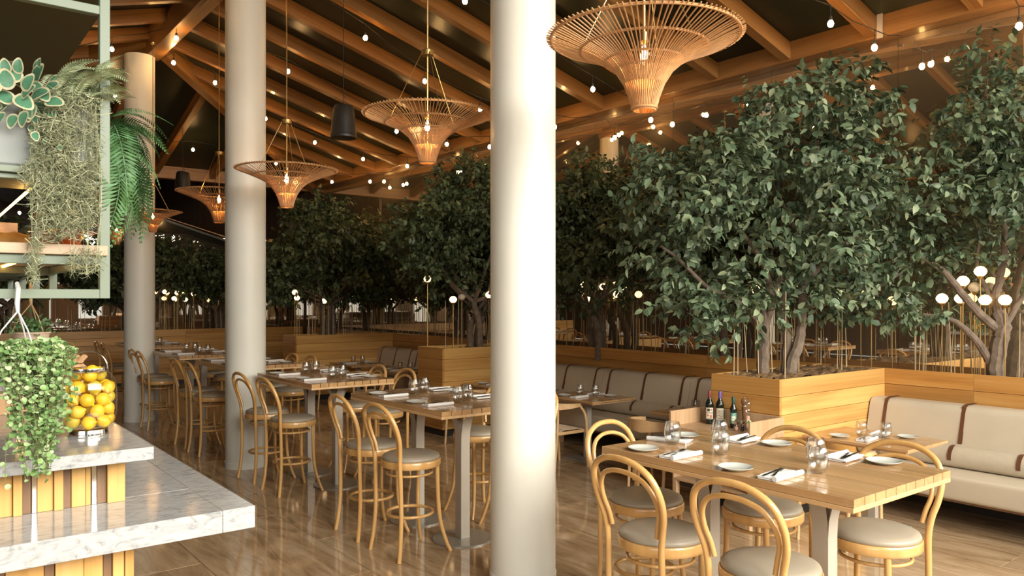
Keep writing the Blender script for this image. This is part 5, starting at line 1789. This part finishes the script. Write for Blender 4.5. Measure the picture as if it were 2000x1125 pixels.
PEN = [(3.065, 2.80, 3.300, 1.0, 'big rattan pendant hanging closest, above the first high table beside the nearest column'), (3.065, 4.955, 3.292, .94, 'rattan pendant above the second high table, beside the black speaker'),
       (3.065, 7.67, 3.235, 1.0, 'rattan pendant above the third high table, hanging before the second column'), (3.065, 9.84, 3.24, .98, 'rattan pendant partly hidden by the second column'), (2.91, 12.45, 3.22, .80, 'small rattan pendant hanging in front of the third column'), (3.20, 16.5, 3.33, .95, 'rattan pendant peeking out behind the third column')]
for i, (x, y, z, s, lb) in enumerate(PEN):
    if i == 0:
        pen.location = (x, y, z); pen['label'] = lb; pen['group'] = 'rattan pendants'; o = pen
    else:
        o = dup(pen, pen_tree, (x, y, z), rng.uniform(0, 6.28), lb, 'rattan pendants'); o.scale = (s, s, s)
    zt = ZR - .25 if y < YH else ZE + TS * (YE - y)
    L = (zt - z) / s
    b = MB(); b.tube([(0, 0, 0.02), (0, 0, L - .03)], .0065, 8)
    b.lathe([(.001, L - .03), (.04, L - .03), (.045, L - .0), (.001, L)], 18)
    ob('rod', b.mesh('rod', M['brass'], True, 30), o)

# ------------------------------------------------------------------ hanging speakers
def speaker(x, y, z, s, lab, ztop):
    t = thing('hanging_speaker', lab, 'speaker', (x, y, z), 0, 'bell speakers'); 
    b = MB(); b.lathe([(.001, -.20 * s), (.13 * s, -.195 * s), (.150 * s, -.19 * s), (.153 * s, -.165 * s), (.150 * s, -.15 * s), (.137 * s, .02 * s), (.120 * s, .15 * s), (.105 * s, .185 * s), (.07 * s, .20 * s), (.001, .202 * s)], 36)
    ob('body', b.mesh('body', M['black'], True, 40), t)
    b = MB(); b.ring((0, 0, -.158 * s), .153 * s, .004, 36, 5); ob('rim', b.mesh('rim', M['black']), t)
    b = MB(); b.tube([(0, 0, .20 * s), (0, 0, ztop - z)], .004, 6); b.tube([(.01, 0, .30 * s), (.03, .01, .25 * s), (.05, 0, .19 * s)], .0035, 5)
    ob('cable', b.mesh('cable', M['wire']), t)
speaker(4.047, 8.401, 3.994, 1.0, 'black bell-shaped speaker hanging between the second and third rattan pendants', under(4.047))
speaker(4.26, 15.9, 4.20, 1.0, 'black bell-shaped speaker hanging far back beside the third column', ZE + TS * (YE - 15.9))

# ------------------------------------------------------------------ strings of bulbs, with extra bulbs added out of view for light
bb = MB(); bb.lathe([(.001, -.050), (.016, -.046), (.027, -.030), (.029, -.014), (.022, .006), (.013, .016), (.001, .016)], 14); bulb_me = bb.mesh('bulb', M['bulb'])
sb = MB(); sb.lathe([(.014, .014), (.016, .018), (.015, .055), (.008, .062), (.001, .064)], 12); sock_me = sb.mesh('socket', M['wire'], True, 30)
db = MB(); db.tube([(0, 0, .06), (0, 0, .16)], .004, 5); drop_me = db.mesh('drop', M['wire'])
def string(label, pts, ends):
    t = thing('string_light', label, 'string light')
    path = [Vector(ends[0])]
    for p in pts:
        q_ = Vector(p) + Vector((0, 0, .16))
        if (q_ - path[-1]).length > .5:
            path.append((path[-1] + q_) / 2 + Vector((0, 0, -.03)))
        path.append(q_)
    e = Vector(ends[1])
    path.append((path[-1] + e) / 2 + Vector((0, 0, -.03))); path.append(e)
    b = MB(); b.tube(path, .005, 5)
    ob('cord', b.mesh('cord', M['wire']), t)
    for p in pts:
        s = ob('socket', sock_me, t, p)
        ob('bulb', bulb_me, s)
        ob('drop', drop_me, s)
string('string of warm bulbs along the ridge beam at the olive soffit', [(2.37, 12.52, 5.57), (3.02, 11.6, 5.62), (3.05, 9.2, 5.60), (3.0, 6.8, 5.60)], [(1.2, 13.1, 5.3), (3.05, 5.6, 5.80)])
string('string of warm bulbs crossing the rafters behind the third column to the mirror wall', [(2.86, 14.86, 5.45), (3.30, 12.83, 5.62), (4.04, 13.18, 5.51), (5.12, 13.8, 5.18), (6.11, 13.91, 4.89), (6.97, 13.62, 4.63), (7.54, 12.92, 4.46)], [(2.0, 15.2, 5.2), (7.98, 12.5, 4.60)])
string('string of warm bulbs under the hip end, far back', [(4.59, 16.4, 4.95), (6.2, 16.1, 4.80), (7.4, 15.94, 4.5), (7.72, 14.77, 4.40), (7.85, 14.4, 4.37)], [(3.2, 16.8, 5.0), (7.98, 14.0, 4.60)])
string('string of warm bulbs over the third high table, running down to the mirror wall', [(4.54, 11.31, 5.36), (6.54, 11.56, 4.76), (7.23, 11.07, 4.55), (7.60, 10.35, 4.44)], [(3.3, 11.2, 5.75), (7.98, 9.9, 4.60)])
string('string of warm bulbs passing above the black speaker to the nearest column', [(4.69, 9.10, 5.31), (5.75, 9.37, 4.99), (6.67, 9.32, 4.72), (7.5, 8.6, 4.45)], [(3.3, 8.6, 5.75), (7.98, 8.3, 4.60)])
string('string of warm bulbs from the ridge to the glass wall beside the closest pendant', [(4.91, 7.15, 5.25), (6.0, 7.25, 4.93), (6.97, 7.25, 4.63), (7.90, 7.1, 4.34)], [(3.3, 7.0, 5.75), (7.98, 7.0, 4.60)])
string('string of warm bulbs above the big tree', [(4.6, 4.9, 5.33), (6.0, 4.5, 4.92), (7.06, 4.04, 4.60), (7.61, 3.89, 4.44)], [(3.3, 5.2, 5.75), (7.98, 3.8, 4.60)])  # first two bulbs are added above the view to give light
string('string of warm bulbs at the top corner beside the window light', [(4.6, 2.2, 5.33), (5.9, 2.5, 4.95), (7.0, 2.6, 4.62), (7.83, 2.69, 4.37)], [(3.3, 2.0, 5.75), (7.98, 2.6, 4.60)])  # only the last bulb is in view, the others are added for light
string('string of warm bulbs under the board soffit beyond the end planter', [(1.9, 19.4, 3.75), (2.9, 19.6, 3.62), (3.6, 19.3, 3.55), (4.6, 19.7, 3.35)], [(1.0, 19.3, 4.4), (5.2, 19.6, 3.45)])
string('added string of warm bulbs over the bar side of the roof, out of view', [(1.9, 8.6, 5.40), (.4, 8.3, 4.95), (-.8, 8.0, 4.60)], [(2.9, 8.8, 5.75), (-1.7, 7.8, 4.55)])  # whole string is added out of view to light the roof and mirror

for o in (stool, tbl, low, ch, pen):
    pass
for o in list(bpy.data.objects):
    if o.get('label') == 'x':
        print('unlabelled', o.name)
